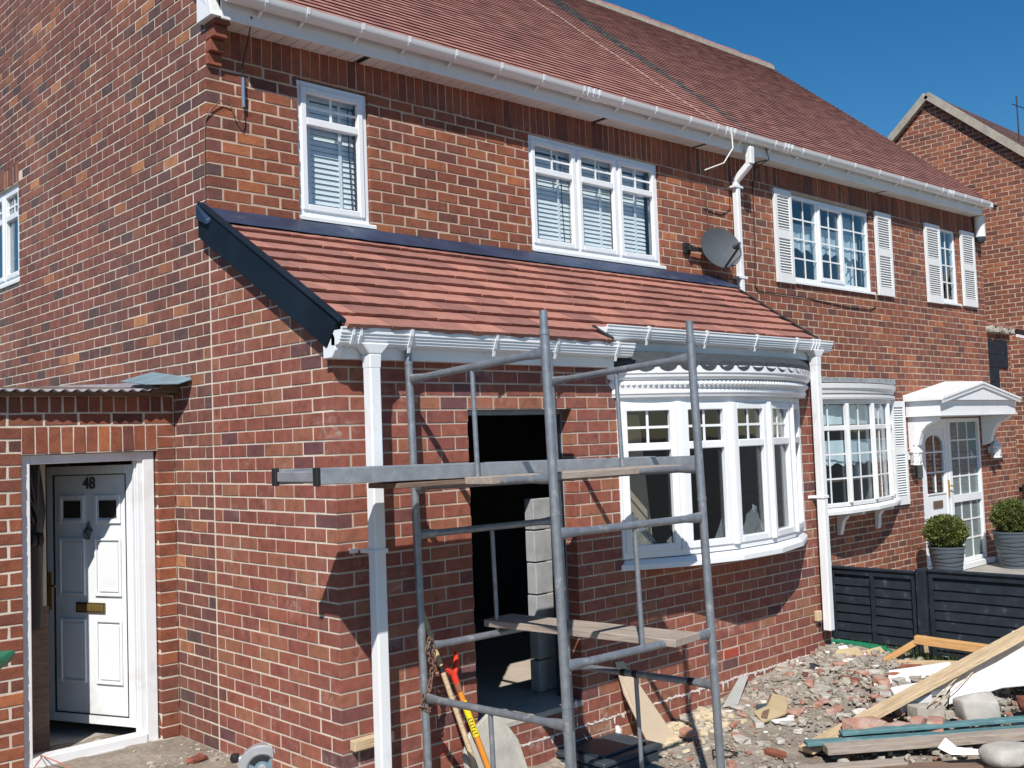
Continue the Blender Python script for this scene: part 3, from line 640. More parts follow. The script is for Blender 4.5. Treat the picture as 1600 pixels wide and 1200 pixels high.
# ---- neighbour's upstairs windows and shutters
window(HB, FRONT, (7.18, 8.985), (3.635, 4.635), -0.02, [0.315, 0.655], GLASSN, bars_low=(1, 3), sash=[False, True, False])
window(HB, FRONT, (10.95, 11.50), (3.65, 4.695), -0.02, [], GLASSN, bars_low=(1, 3), sash=False)
def shutter(par, x0, x1, z0, z1, y=0.0, slope=0.0):
    mb = MB(); fr = Fr((0, y, 0), (1, 0, 0), (0, -1, 0)); zm = z0 + (z1 - z0) * 0.52; st = 0.055
    rect_frame(fr, (x0, x1), (z0, z1), (0.006, 0.038), st, mb, wb=0.11, wt=0.075); fr.box(mb, (x0 + st, x1 - st), (0.006, 0.037), (zm - 0.05, zm + 0.05))
    fr.box(mb, (x0 + st, x1 - st), (0.004, 0.008), (z0 + 0.1, z1 - 0.07)); s = obj('shutter', mb, WHITEPAINT, par, bevel=0.003)
    for (a, b) in ((z0 + 0.12, zm - 0.055), (zm + 0.055, z1 - 0.085)):
        n = int((b - a) / 0.030)
        for i in range(n):
            z = a + (b - a) * (i + 0.5) / n; mb = MB()
            mb.hexa([fr(x0 + st, 0.034, z - 0.011), fr(x1 - st, 0.034, z - 0.011), fr(x1 - st, 0.031, z - 0.013), fr(x0 + st, 0.031, z - 0.013), fr(x0 + st, 0.013, z + 0.012), fr(x1 - st, 0.013, z + 0.012), fr(x1 - st, 0.010, z + 0.010), fr(x0 + st, 0.010, z + 0.010)])
            obj('slat', mb, WHITEPAINT, s)
for (a, b, c, d) in ((6.79, 7.14, 3.585, 4.645), (9.10, 9.51, 3.60, 4.672), (10.48, 10.93, 3.60, 4.69), (11.61, 12.06, 3.62, 4.715), (9.24, 9.60, 0.94, 2.255)):
    shutter(HB, a, b, c, d)
# net curtains and dark lower drapes behind the neighbour's glass
def curtain(x0, x1, z0, z1, y, mat, label, name='curtain', amp=0.018, scal=0.0, cat='curtain'):
    mb = MB(); n = int((x1 - x0) / 0.03); vs = []
    for i in range(n + 1):
        x = x0 + (x1 - x0) * i / n; yy = y + amp * math.sin(i * 1.15) + amp * 0.4 * math.sin(i * 2.7); zb = z0 + scal * abs(math.sin(i * 0.42))
        vs += [(x, yy, zb), (x, yy, z1)]
    mb.add(vs, [(2 * i, 2 * i + 2, 2 * i + 3, 2 * i + 1) for i in range(n)]); return obj(name, mb, mat, label=label, cat=cat)
curtain(7.2, 8.97, 4.02, 4.36, 0.17, CURTAIN, 'white scalloped net blind halfway up the shuttered three-light window', amp=0.004, scal=0.05)
curtain(7.2, 8.2, 3.5, 4.02, 0.5, BLUEC, 'dark blue drape low behind the shuttered three-light window', amp=0.02)
curtain(8.62, 8.97, 3.55, 4.6, 0.24, CURTAIN, 'pale side curtain at the right of the shuttered three-light window', amp=0.03)
curtain(10.98, 11.22, 3.6, 4.66, 0.22, CURTAIN, 'pale curtain gathered at left of the narrow shuttered window', amp=0.03)
curtain(11.22, 11.48, 3.6, 4.02, 0.2, CURTAIN, 'short pale net across the lower part of the narrow shuttered window', amp=0.01)

# =================================================================== bow windows
def arc(x0, x1, b, n, y0):
    ch = x1 - x0; R = (ch * ch / 4 + b * b) / (2 * b); th = math.asin(ch / 2 / R)
    return [((x0 + x1) / 2 + R * math.sin(-th + 2 * th * i / n), y0 - (R * math.cos(-th + 2 * th * i / n) - R * math.cos(th))) for i in range(n + 1)]
def bow(par, x0, x1, b, nf, y0, z0, z1, transom, glass, sash, bars_top, bars_low, sill_b, sill_x, cornice, roomd, mat=PVC, sw=0.05):
    A = arc(x0, x1, b, nf, y0); root = None
    mb = MB(); fz0, fz1 = z0, z1
    path = [(x, y, 0) for x, y in arc(x0, x1, b, nf, y0)]
    mb.path([(-0.06, z0), (0.0, z0), (0.0, z0 + 0.045), (-0.06, z0 + 0.045)], path); mb.path([(-0.06, z1 - 0.05), (0.0, z1 - 0.05), (0.0, z1), (-0.06, z1)], path)
    for i, (x, y) in enumerate(A):   # mullion posts, each a fluted pair
        if 0 < i < nf:
            d = Vector((A[i + 1][0] - A[i - 1][0], A[i + 1][1] - A[i - 1][1], 0)).normalized(); o = Vector((d.y, -d.x, 0))
            mb.bar((x, y, z0 + .04) , (x, y, z1 - .045), d * 0.030, o * 0.022); mb.bar(Vector((x, y, z0 + .04)) + o * 0.020 , Vector((x, y, z1 - .045)) + o * 0.020, d * 0.012, o * 0.010)
        else:
            s = 1 if i == 0 else -1; mb.box((x - 0.0 if s > 0 else x - 0.045, y0 - 0.075 + 0.06, z0), (x + 0.045 if s > 0 else x, y0 + 0.03, z1))
    root = obj('bow_window', mb, mat, par, bevel=0.004)
    for i in range(nf):
        a, c = Vector((*A[i], 0)), Vector((*A[i + 1], 0)); U = (c - a).normalized(); Nn = Vector((U.y, -U.x, 0)); L = (c - a).length; fr = Fr(a, U, Nn)
        light(root, fr, (0.030, L - 0.030), (z0 + 0.043, z1 - 0.048), -0.004, glass, sash, transom, bars_top, bars_low, sw=sw, proud=0.016, mat=mat)
    # sill board following the bow
    mb = MB(); pa = [(x, y, 0) for x, y in arc(sill_x[0], sill_x[1], sill_b, nf, y0)]
    mb.path([(-0.2, z0 - 0.055), (-0.012, z0 - 0.055), (-0.012, z0 - 0.078), (0.0, z0 - 0.078), (0.0, z0 - 0.040), (-0.03, z0 - 0.008), (-0.2, z0 - 0.002)], pa); obj('sill', mb, mat, root, bevel=0.002)
    n = nf; pa = arc(sill_x[0], sill_x[1], sill_b - 0.02, n, y0)
    for (zz, nm, pth) in ((z0 - 0.050, 'sill_board', pa), (z1 + 0.012, 'head_board', arc(x0, x1, b + 0.02, n, y0))):
        mb = MB(); vs = [(x, y, zz) for x, y in pth] + [(x, y0 + 0.05, zz) for x, y in pth]; vs += [(x, y, z + 0.012) for x, y, z in vs]
        m = n + 1; fs = [(i, i + 1, m + i + 1, m + i) for i in range(n)] + [(2 * m + i, 2 * m + i + 1, 3 * m + i + 1, 3 * m + i) for i in range(n)] + [(i, i + 1, 2 * m + i + 1, 2 * m + i) for i in range(n)]
        mb.add(vs, fs); obj(nm, mb, mat, root)
    for (nm, cx, cb, prof, mt) in cornice:
        mb = MB(); mb.path(prof, [(x, y, 0) for x, y in arc(cx[0], cx[1], cb, 18, y0)]); obj(nm, mb, mt, root, bevel=0.002)
    return root

# =================================================================== front extension (new brickwork)
EX = thing('porch_extension', (0, -1.42, 0), 'new single-storey red brick front extension with clay tiled lean-to roof', 'extension')
budE = []
TP = lambda y: 3.51 + 0.592 * y     # tile plane
e = Wall(EXTS, 'new'); et = lambda u: TP(-1.42 + u) - 0.05
e.lay(1.4216, -3 * C, 42 * C, corner0=1, top=et, seed=41); e.mortar(1.4216, -0.3, 3.5, top=et, start=0.006); e.build(EX, 'wall', B_NEW, M_GABLE, budE)
hE = [(0.984, 1.92, 2 * C, 26 * C), (2.40, 4.76, 1.0, 2.46)]
e = Wall(EXTF, 'new'); e.lay(5.1395, -4 * C, 31 * C, holes=hE, corner0=1, corner1=1, phase=1, seed=42)
# air bricks replace whole bricks
AIR = [(3.533, 3.731, 2 * C), (0.593, 0.743, 1 * C)]
e.b = [b for b in e.b if not any(b[0] < a1 - 0.01 and b[1] > a0 + 0.01 and abs(b[2] - z) < 0.03 for a0, a1, z in AIR) or False]
rnd_ = random.Random(4)
for a0, a1, z in AIR:
    row = [b for b in e.b if abs(b[2] - (z + J / 2)) < 0.01]
    L_ = max([b[1] for b in row if b[1] <= a0 + 0.02] or [a0]); R_ = min([b[0] for b in row if b[0] >= a1 - 0.02] or [a1])
    if a0 - L_ > 0.035: e.b.append((L_ + J, a0 - J, z + J / 2, z + C - J / 2, 0.0, 0.5))
    if R_ - a1 > 0.035: e.b.append((a1 + J, R_ - J, z + J / 2, z + C - J / 2, 0.0, 0.45))
e.mortar(5.134, -0.4, 2.54, holes=hE, start=0.006); wE = e.build(EX, 'wall', B_NEW, M_NEW, budE)
for a0, a1, z in AIR:
    mb = MB(); n = 5
    for k in range(n): EXTF.box(mb, (a0 + .004, a1 - .004), (-0.03, 0.002), (z + J / 2 + k * 0.0143, z + J / 2 + k * 0.0143 + 0.009))
    obj('air_brick', mb, REDP if False else plain('terracotta_red', (0.45, 0.07, 0.035), 0.7, 0.1), wE)
rs = random.Random(66); mb = MB()
for i in range(330):
    x = 1.0 + 4.1 * (i + rs.random()) / 330
    if rs.random() < 0.22 and x < 2.3: continue
    z = rs.gauss(0.0, 0.004); w_ = rs.uniform(0.006, 0.022); h0 = rs.uniform(0.003, 0.010); dr = rs.uniform(0.02, 0.06) if rs.random() < 0.07 else rs.uniform(0.002, 0.008)
    pts = [(x - w_, z), (x - w_ * .4, z + h0), (x + w_ * .5, z + h0 * .8), (x + w_, z), (x + w_ * .25, z - dr), (x - w_ * .2, z - dr * .9)]
    y = -1.4218 - rs.uniform(0, 0.0025); mb.add([(a, y, b) for a, b in pts] + [(a, -1.417, b) for a, b in pts], [tuple(range(5, -1, -1))] + [(k, (k + 1) % 6, 6 + (k + 1) % 6, 6 + k) for k in range(6)])
for i in range(0):
    x, z = rs.uniform(1.95, 5.0), rs.uniform(0.0, 0.9) if i < 12 else rs.uniform(1.6, 2.3)
    if 2.35 < x < 4.8 and z > 0.9: x = rs.uniform(1.95, 2.34)
    for k in range(5):
        a, b = x + rs.gauss(0, .02), z + rs.gauss(0, .012); w_ = rs.uniform(.004, .016); mb.add([(a - w_, -1.4222, b), (a, -1.4222, b + w_ * .7), (a + w_, -1.4222, b + w_ * .2), (a + w_ * .3, -1.4222, b - w_ * .8)], [(3, 2, 1, 0)])
obj('mortar_smears', mb, plain('white_smear', (0.66, 0.62, 0.58), 0.95, 0.1, 30), wE, kind='stuff')
e = Wall(EXTR, 'new'); e.lay(1.4216, -3 * C, 31 * C, corner0=1, phase=1, seed=43); e.mortar(1.4216, -0.3, 2.60, start=0.006); e.build(EX, 'wall', B_NEW, M_NEW, budE)
# door opening: lintel, step, grey insulated reveal post; dim room behind
mb = MB(); mb.box((0.93, -1.405, 2.132), (1.97, -1.34, 2.20)); mb.box((0.93, -1.33, 2.10), (1.97, -1.22, 2.25)); obj('lintel', mb, GALV, EX)
mb = MB(); mb.box((0.984, -1.425, 0.135), (1.92, -1.0, 0.172)); obj('threshold', mb, CONCRETE, EX, bevel=0.004)
mb = MB(); mb.box((1.893, -1.31, 0.17), (1.925, -1.20, 2.13)); obj('reveal_post', mb, GREYPL, EX)
mb = MB()
X0, X1, Y0, Y1, Z0, Z1 = 0.12, 5.02, -1.30, 1.6, 0.17, 2.46
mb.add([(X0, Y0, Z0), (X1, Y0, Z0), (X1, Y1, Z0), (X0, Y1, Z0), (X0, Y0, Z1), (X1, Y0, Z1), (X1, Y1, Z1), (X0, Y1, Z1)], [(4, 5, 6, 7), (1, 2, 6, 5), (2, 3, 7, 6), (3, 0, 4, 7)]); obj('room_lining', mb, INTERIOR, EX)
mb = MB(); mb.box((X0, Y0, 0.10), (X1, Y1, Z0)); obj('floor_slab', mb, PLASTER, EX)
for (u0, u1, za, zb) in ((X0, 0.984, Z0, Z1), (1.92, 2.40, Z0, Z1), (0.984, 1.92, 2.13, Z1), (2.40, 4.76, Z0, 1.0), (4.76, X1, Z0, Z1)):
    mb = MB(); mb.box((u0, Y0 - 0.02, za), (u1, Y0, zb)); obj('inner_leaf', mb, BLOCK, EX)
BW = thing('block_wall', (2.06, -1.1, 0.17), 'narrow grey concrete block pier inside the open doorway', 'wall')
rnd = random.Random(8)
for j in range(6):
    for i in range(1):
        a, b = -1.06, -0.96
        if b - a > 0.05: mb = MB(); mb.box((1.875 + (0.10 if j > 5 else 0.0) + rnd.uniform(-.003, .003), a + .005, 0.175 + j * 0.225), (2.14, b - .005, 0.175 + j * 0.225 + 0.215)); obj('block', mb, BLOCK, BW, bevel=0.004)
mb = MB(); mb.box((1.99, -1.05, 0.175), (2.13, -0.97, 1.5)); obj('mortar', mb, M_NEW, BW)

mb = MB(); mb.box((-0.0015, -0.010, -0.2), (0.02, 0.004, 3.33)); obj('seam_mortar', mb, M_GABLE, EX)
# ---- tiled roof of the extension
th = math.atan(0.592); sd_, cd_ = math.sin(th), math.cos(th)
VR = lambda y: 5.70 + 0.31 * y      # right verge
def tile_mesh(xf0, xf1, xb0, xb1, rnd, L=0.205):
    n = 5; top = []; bot = []
    mb = MB(); vs = []
    for i in range(n + 1):
        k = i / n; ch = rnd.uniform(-0.005, 0.004); sag = rnd.uniform(-.0015, .0015)
        vs += [(xf0 + (xf1 - xf0) * k, ch + 0.006, 0.010), (xf0 + (xf1 - xf0) * k, ch - 0.0015, 0.043 + sag), (xb0 + (xb1 - xb0) * k, L, 0.016)]
    fs = []
    for i in range(n): a = 3 * i; fs += [(a, a + 3, a + 4, a + 1), (a + 1, a + 4, a + 5, a + 2)]
    fs += [(0, 1, 2), (3 * n, 3 * n + 2, 3 * n + 1)]
    return vs, fs
_tm = []; rnd = random.Random(9)
for k in range(14):
    mb = MB(); vs, fs = tile_mesh(0.003, 0.297, 0.003, 0.297, rnd); mb.add(vs, fs, (k * 5 % 14) / 13); _tm.append(mb.mesh('tile', [T_EXT]))
ROOF = MB(); ROOF.add([(-0.02, -1.60, TP(-1.60)), (VR(-1.60), -1.6, TP(-1.60)), (VR(0), 0, TP(0)), (-0.02, 0, TP(0))], [(0, 1, 2, 3)], 0.1)
ROOF.f = []; ROOF.v = []; ROOF.t = []; ROOF.mi = []
ROOF.add([(-0.03, -1.58, TP(-1.58) + .004), (2.15, -1.58, TP(-1.58) + .004), (2.15, 0, TP(0) + .004), (-0.03, 0, TP(0) + .004)], [(0, 1, 2, 3)], 0.1)
ROOF.add([(2.15, -1.45, TP(-1.45) + .004), (VR(-1.45), -1.45, TP(-1.45) + .004), (VR(0), 0, TP(0) + .004), (2.15, 0, TP(0) + .004)], [(0, 1, 2, 3)], 0.1)
rf = obj('roof', ROOF, T_DARK, EX)
basis = Matrix(((1, 0, 0, 0), (0, cd_, -sd_, 0), (0, sd_, cd_, 0), (0, 0, 0, 1)))
for r in range(11):
    y = -1.605 + r * 0.1425; off = -0.15 if r % 2 else 0.0; x = -0.03 + off; xend = 2.15 if r == 0 else VR(y)
    while x < xend - 0.02:
        a, b = max(x, -0.03), min(x + 0.30, xend); yb = y + 0.205 * cd_
        bb = b if r == 0 else min(x + 0.30, VR(yb)) if b == xend else b
        o = None
        jx, jr = rnd.uniform(-.002, .002), rnd.uniform(-0.012, 0.012)
        if b - a > 0.295 and bb == b:
            o = bpy.data.objects.new('tile', rnd.choice(_tm)); p = (x, y, TP(y))
        else:
            mb = MB(); vs, fs = tile_mesh(0.003, b - a - 0.003, 0.003, max(0.01, bb - a - 0.003), rnd); mb.add(vs, fs, rnd.random()); o = bpy.data.objects.new('tile', mb.mesh('tile', [T_EXT])); p = (a, y, TP(y))
        col.objects.link(o); o.parent = rf
        o.matrix_local = Matrix.Translation(Vector(p) + Vector((jx, rnd.uniform(-.003, .003), rnd.uniform(0, .002))) - WO[rf.name]) @ basis @ Matrix.Rotation(jr, 4, 'Z')
        x += 0.30
# dry verge, barge and lead
mb = MB(); prof = [(0.03, 3.345), (-1.455, 2.475), (-1.57, 2.615), (0.03, 3.575)]
mb.add([(-0.062, y, z) for y, z in prof] + [(-0.022, y, z) for y, z in prof], [(0, 1, 2, 3), (7, 6, 5, 4), (0, 4, 5, 1), (1, 5, 6, 2), (2, 6, 7, 3), (3, 7, 4, 0)])
mb.bar((-0.045, -1.60, TP(-1.60) + 0.050), (-0.045, 0.02, TP(0.02) + 0.050), (0.028, 0, 0), (0, 0, 0.012)); obj('barge_board', mb, BARGE, EX, bevel=0.006)
mb = MB(); prof = [(0.0, 3.30), (-1.43, 2.45), (-1.43, 2.50), (0.0, 3.34)]
mb.add([(-0.022, y, z + .03) for y, z in prof] + [(0.0, y, z + .03) for y, z in prof], [(0, 1, 2, 3), (0, 4, 5, 1), (1, 5, 6, 2), (2, 6, 7, 3), (3, 7, 4, 0)]); obj('barge_fillet', mb, W_DARK, EX)
mb = MB(); mb.bar((VR(-1.46) + 0.01, -1.46, TP(-1.46) + 0.038), (VR(0) + 0.01, 0, TP(0) + 0.038), (0.018, 0, 0), (0, 0, 0.020)); obj('verge_trim', mb, BLACKP, EX, bevel=0.004)
mb = MB(); mb.bar((2.165, -1.605, TP(-1.605) + 0.034), (2.165, -1.43, TP(-1.43) + 0.036), (0.016, 0, 0), (0, 0, 0.022)); obj('verge_trim', mb, BLACKP, EX, bevel=0.004)
mb = MB(); n = 60; vs = []
rnd = random.Random(12)
for i in range(n + 1):
    x = -0.05 + (5.70 + 0.05) * i / n; w1 = rnd.uniform(-.003, .003)
    vs += [(x, -0.006 , 3.536 + w1), (x, -0.016 + w1, 3.530), (x, -0.060 + w1, TP(-0.06) + 0.060 + w1), (x, -0.285 + rnd.uniform(-.004, .004), TP(-0.285) + 0.056 + w1 * .6)]
mb.add(vs, [(4 * i + k, 4 * i + 4 + k, 4 * i + 5 + k, 4 * i + 1 + k) for i in range(n) for k in range(3)]); obj('lead_flashing', mb, LEAD, EX, smooth=True)
mb = MB(); mb.tube([(-0.05, -0.008, 3.540), (5.7, -0.008, 3.540)], 0.0045, 6); mb.hexa([(-0.085, -0.13, 3.40), (-0.02, -0.16, 3.44), (-0.02, 0.0, 3.53), (-0.085, 0.01, 3.46), (-0.085, -0.13, 3.43), (-0.02, -0.17, 3.47), (-0.02, 0.0, 3.58), (-0.085, 0.01, 3.56)]); obj('lead_fold', mb, LEAD, EX, bevel=0.004)
# fascias, soffits
mb = MB(); mb.box((-0.05, -1.498, 2.418), (2.29, -1.480, 2.575)); mb.box((-0.05, -1.4795, 2.418), (2.29, -1.4205, 2.428)); obj('fascia', mb, PVC, EX, bevel=0.003)
mb = MB(); mb.box((2.20, -1.452, 2.545), (5.10, -1.434, 2.70)); mb.box((2.292, -1.4335, 2.545), (5.12, -1.4215, 2.555)); obj('fascia', mb, PVC, EX, bevel=0.003)
mb = MB(); prof = [(0.0, 2.42), (-1.0, 0)]
bx = [(-1.415, 2.42), (-1.50, 2.42), (-1.535, 2.46), (-1.535, 2.53), (-1.50, 2.585), (-1.43, 2.61), (-1.415, 2.56)]
mb.add([(-0.055, y, z) for y, z in bx] + [(-0.004, y, z) for y, z in bx], [tuple(range(7)), tuple(range(13, 6, -1))] + [(i, 7 + i, 7 + (i + 1) % 7, (i + 1) % 7) for i in range(7)]); obj('eaves_box_end', mb, PVC, EX, bevel=0.003)
def ribbed_gutter(par, xa, xb, y, z, brackets, unions=()):
    prof = [(0.0, 0.088), (0.0, 0.0), (0.030, -0.004), (0.072, 0.004), (0.082, 0.012), (0.082, 0.024), (0.090, 0.028), (0.090, 0.041), (0.098, 0.045), (0.098, 0.058), (0.106, 0.062), (0.106, 0.086), (0.112, 0.086), (0.112, 0.094), (0.096, 0.094), (0.096, 0.080), (0.006, 0.080), (0.006, 0.088)]
    mb = MB(); mb.sweep(prof, (xa, y, z), (xb, y, z), (0, -1, 0), (0, 0, 1)); g = obj('gutter', mb, PVC, par)
    for x in brackets:
        mb = MB(); mb.sweep([(-0.002, 0.05), (-0.002, -0.012), (0.030, -0.016), (0.078, -0.004), (0.090, 0.010), (0.101, 0.036), (0.114, 0.062), (0.120, 0.098), (0.098, 0.104), (0.098, 0.085), (0.02, 0.02)], (x - 0.011, y, z), (x + 0.011, y, z), (0, -1, 0), (0, 0, 1)); mb.bar((x, y - 0.080, z - 0.004), (x, y - 0.072, z - 0.034), (0.009, 0, 0), (0, 0.004, 0)); obj('gutter_bracket', mb, PVC, g)
    for xx, n in unions:
        mb = MB()
        for k in range(n): mb.sweep([(0.0, 0.098), (0.0, -0.006), (0.03, -0.010), (0.088, 0.004), (0.112, 0.05), (0.118, 0.102)], (xx + k * 0.05 - .008, y, z), (xx + k * 0.05 + .008, y, z), (0, -1, 0), (0, 0, 1))
        obj('gutter_union', mb, PVC, g)
    return g
ribbed_gutter(EX, -0.055, 2.40, -1.499, 2.488, [0.42, 1.08, 1.62, 2.22], [(0.02, 2)])
ribbed_gutter(EX, 2.17, 5.19, -1.453, 2.618, [2.62, 3.32, 4.0, 4.60], [(4.86, 3)])
def down(par, x, y, zt, zb, gy):
    p = square_pipe(par, [(x, y, zb), (x, y, zt - 0.10)], 0.074)
    mb = MB(); w = 0.038
    mb.hexa([(x - w, y - w, zt - 0.13), (x + w, y - w, zt - 0.13), (x + w, y + w, zt - 0.13), (x - w, y + w, zt - 0.13), (x - 0.042, y - 0.042, zt - 0.05), (x + 0.042, y - 0.042, zt - 0.05), (x + 0.042, y + w, zt - 0.05), (x - 0.042, y + w, zt - 0.05)])
    mb.hexa([(x - 0.042, y - 0.042, zt - 0.05), (x + 0.042, y - 0.042, zt - 0.05), (x + 0.042, y + w, zt - 0.05), (x - 0.042, y + w, zt - 0.05), (x - 0.095, y - 0.05, zt + 0.01), (x + 0.095, y - 0.05, zt + 0.01), (x + 0.095, y + w, zt + 0.01), (x - 0.095, y + w, zt + 0.01)]); obj('gutter_outlet', mb, PVC, p, bevel=0.006)
    return p
d1 = down(EX, 0.175, -1.55, 2.49, -0.05, 0); d2 = down(EX, 4.965, -1.50, 2.62, 0.19, 0)
for d, x, y, z in ((d1, 0.175, -1.55, 1.335), (d2, 4.965, -1.50, 1.33)):
    mb = MB(); mb.box((x - 0.045, y - 0.043, z), (x + 0.045, y + 0.10, z + 0.024)); mb.box((x - 0.10, -1.432, z), (x - 0.045, -1.420, z + 0.026)); obj('pipe_clip', mb, PVC, d, bevel=0.002)
for i, (xa, xb, z, ln) in enumerate(((0.045, 0.315, 0.262, 'short pale timber packer behind the left white downpipe foot'),)):
    mb = MB(); mb.box((xa, -1.470, z), (xb, -1.4225, z + 0.058)); obj('timber_block', mb, W_PALE, label=ln, cat='timber', bevel=0.004)
mb = MB(); mb.box((4.86, -1.462, 0.27), (4.93, -1.4225, 0.36)); obj('timber_block', mb, W_PALE, label='small timber wedge on the brick corner behind the right white downpipe', cat='timber', bevel=0.006)

# ---- bow window of the extension
zc = 2.206
cor = [('cornice', (2.34, 4.90), 0.36, [(-0.05, 2.200), (0.0, 2.206), (0.006, 2.225), (0.014, 2.232), (0.014, 2.250), (0.006, 2.258), (0.010, 2.272), (-0.05, 2.272)], PVC),
       ('cornice', (2.33, 4.93), 0.385, [(-0.08, 2.272), (0.0, 2.272), (0.006, 2.300), (0.0, 2.320), (-0.012, 2.330), (-0.08, 2.330)], PVC),
       ('cornice', (2.30, 4.98), 0.42, [(-0.10, 2.330), (-0.02, 2.330), (0.0, 2.350), (0.004, 2.372), (0.012, 2.376), (0.012, 2.430), (-0.10, 2.436)], PVC)]
bowE = bow(EX, 2.38, 4.78, 0.32, 5, -1.42, 1.058, 2.206, 1.85, GLASS, True, (1, 1), (0, 0), 0.38, (2.365, 4.83), cor, 1.2)
mb = MB(); rnd = random.Random(2)   # rope moulding
for i, (x, y) in enumerate(arc(2.33, 4.93, 0.392, 64, -1.42)):
    if i % 1 == 0: mb.lathe((x, y, 2.284), [(0.001, -0.002), (0.014, 0.006), (0.018, 0.017), (0.014, 0.028), (0.001, 0.036)], 6)
obj('rope_moulding', mb, PVC, bowE, smooth=True, kind='stuff')
# lead canopy over the bow, dark scalloped lower edge stands in for the eaves shadow
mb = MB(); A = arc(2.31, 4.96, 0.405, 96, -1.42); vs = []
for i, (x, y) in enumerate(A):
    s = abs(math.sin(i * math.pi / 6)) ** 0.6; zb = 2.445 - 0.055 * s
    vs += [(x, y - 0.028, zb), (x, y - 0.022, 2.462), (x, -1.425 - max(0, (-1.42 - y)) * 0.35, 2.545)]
mb.add(vs, [(3 * i + k, 3 * i + 3 + k, 3 * i + 4 + k, 3 * i + 1 + k) for i in range(96) for k in range(2)]); obj('lead_canopy', mb, plain('canopy_lead_shadow', (0.050, 0.056, 0.062), 0.7, 0.3, 12, spec=0.2), bowE)  # dark lead edge stands in for the eaves shadow
mb = MB()
for i in (0,): 
    A = arc(2.31, 4.96, 0.41, 18, -1.42); vs = [(x, y, 2.438) for x, y in A] + [(x, -1.40, 2.438) for x, y in A]; mb.add(vs, [(i, i + 1, 19 + i + 1, 19 + i) for i in range(18)])
obj('canopy_board', mb, PVC, bowE)
# stuff seen through the bow
mb = MB(); mb.bar((2.66, -1.17, 0.95), (2.66, -1.10, 2.05), (0.17, 0.02, 0), (0, 0.008, 0)); mb.bar((2.52, -1.185, 1.50), (2.80, -1.15, 1.46), (0, 0, 0.02), (0, 0.010, 0)); obj('timber_sheet', mb, W_GREY, label='sheet of rough timber standing behind the left light of the new bow window', cat='board')
mb = MB(); mb.bar((3.02, -1.10, 0.95), (3.02, -1.0, 2.1), (0.15, 0.04, 0), (0, 0.008, 0)); obj('plasterboard', mb, CARD, label='grey plasterboard offcut standing inside the new bow window', cat='board')
mb = MB(); rnd = random.Random(31); n = 60; A = arc(2.5, 4.6, 0.26, n, -1.42); vs = []
for k in range(7):
    for i, (x, y) in enumerate(A): vs.append((x, y + 0.05 + k * 0.018 + rnd.uniform(-0.02, 0.02), 1.06 + (k / 6) * (0.13 + 0.09 * math.sin(i * 0.5) + 0.10 * math.sin(i * 0.19 + 1) + rnd.uniform(-.02, .02))))
m = n + 1; mb.add(vs, [(k * m + i, k * m + i + 1, (k + 1) * m + i + 1, (k + 1) * m + i) for k in range(6) for i in range(n)]); obj('plastic_film', mb, SHEET, label='crumpled clear plastic film along the inside sill of the new bow window', cat='plastic sheet')

# ---- neighbour's bow window
cor = [('cornice', (6.30, 9.40), 0.37, [(-0.05, 2.262), (0.0, 2.262), (0.008, 2.285), (0.008, 2.315), (-0.05, 2.318)], PVC2),
       ('cornice', (6.27, 9.43), 0.39, [(-0.09, 2.318), (-0.02, 2.335), (-0.012, 2.37), (0.006, 2.39), (0.010, 2.44), (-0.09, 2.452)], PVC2)]
bowN = bow(HB, 6.46, 9.33, 0.33, 5, 0.0, 1.055, 2.262, 1.94, GLASSN, False, (1, 0), (1, 2), 0.37, (6.28, 9.45), cor, 1.2, mat=PVC2)
mb = MB(); A = arc(6.30, 9.42, 0.38, 40, 0.0); vs = []
for i, (x, y) in enumerate(A): vs += [(x, y + 0.01, 2.452), (x, y * 0.6 - 0.02, 2.475), (x, -0.022, 2.485), (x, -0.010, 2.535)]
mb.add(vs, [(4 * i + k, 4 * i + 4 + k, 4 * i + 5 + k, 4 * i + 1 + k) for i in range(40) for k in range(3)]); obj('lead_canopy', mb, plain('worn_lead', (0.24, 0.26, 0.28), 0.6, 0.35, 12, metal=0.2, dirt=(0.45, 0.45, 0.44), dirt_lo=0.5, dirt_scale=14), bowN)
mb = MB(); X0, X1, Y0, Y1, Z0, Z1 = 6.3, 9.4, 0.06, 1.8, 0.7, 2.5
mb.add([(X0, Y0, Z0), (X1, Y0, Z0), (X1, Y1, Z0), (X0, Y1, Z0), (X0, Y0, Z1), (X1, Y0, Z1), (X1, Y1, Z1), (X0, Y1, Z1)], [(0, 1, 2, 3), (4, 5, 6, 7), (1, 2, 6, 5), (2, 3, 7, 6), (3, 0, 4, 7)]); obj('room_lining', mb, plain('parlour', (0.26, 0.25, 0.24), 0.9), bowN)
for x in (6.75, 7.85, 8.75):   # gallows brackets
    mb = MB(); o = arc(6.28, 9.45, 0.33, 40, 0.0); yy = min(o, key=lambda p: abs(p[0] - x))[1]
    pr = [(0.0, 0.975), (yy, 0.975), (yy, 0.945), (yy * 0.75, 0.930), (yy * 0.42, 0.915), (yy * 0.25, 0.86), (-0.05, 0.74), (-0.04, 0.70), (0.0, 0.70)]
    mb.add([(x - 0.035, y, z) for y, z in pr] + [(x + 0.035, y, z) for y, z in pr], [tuple(range(9)), tuple(range(17, 8, -1))] + [(i, 9 + i, 9 + (i + 1) % 9, (i + 1) % 9) for i in range(9)]); obj('bracket', mb, PVC2, bowN, bevel=0.004)
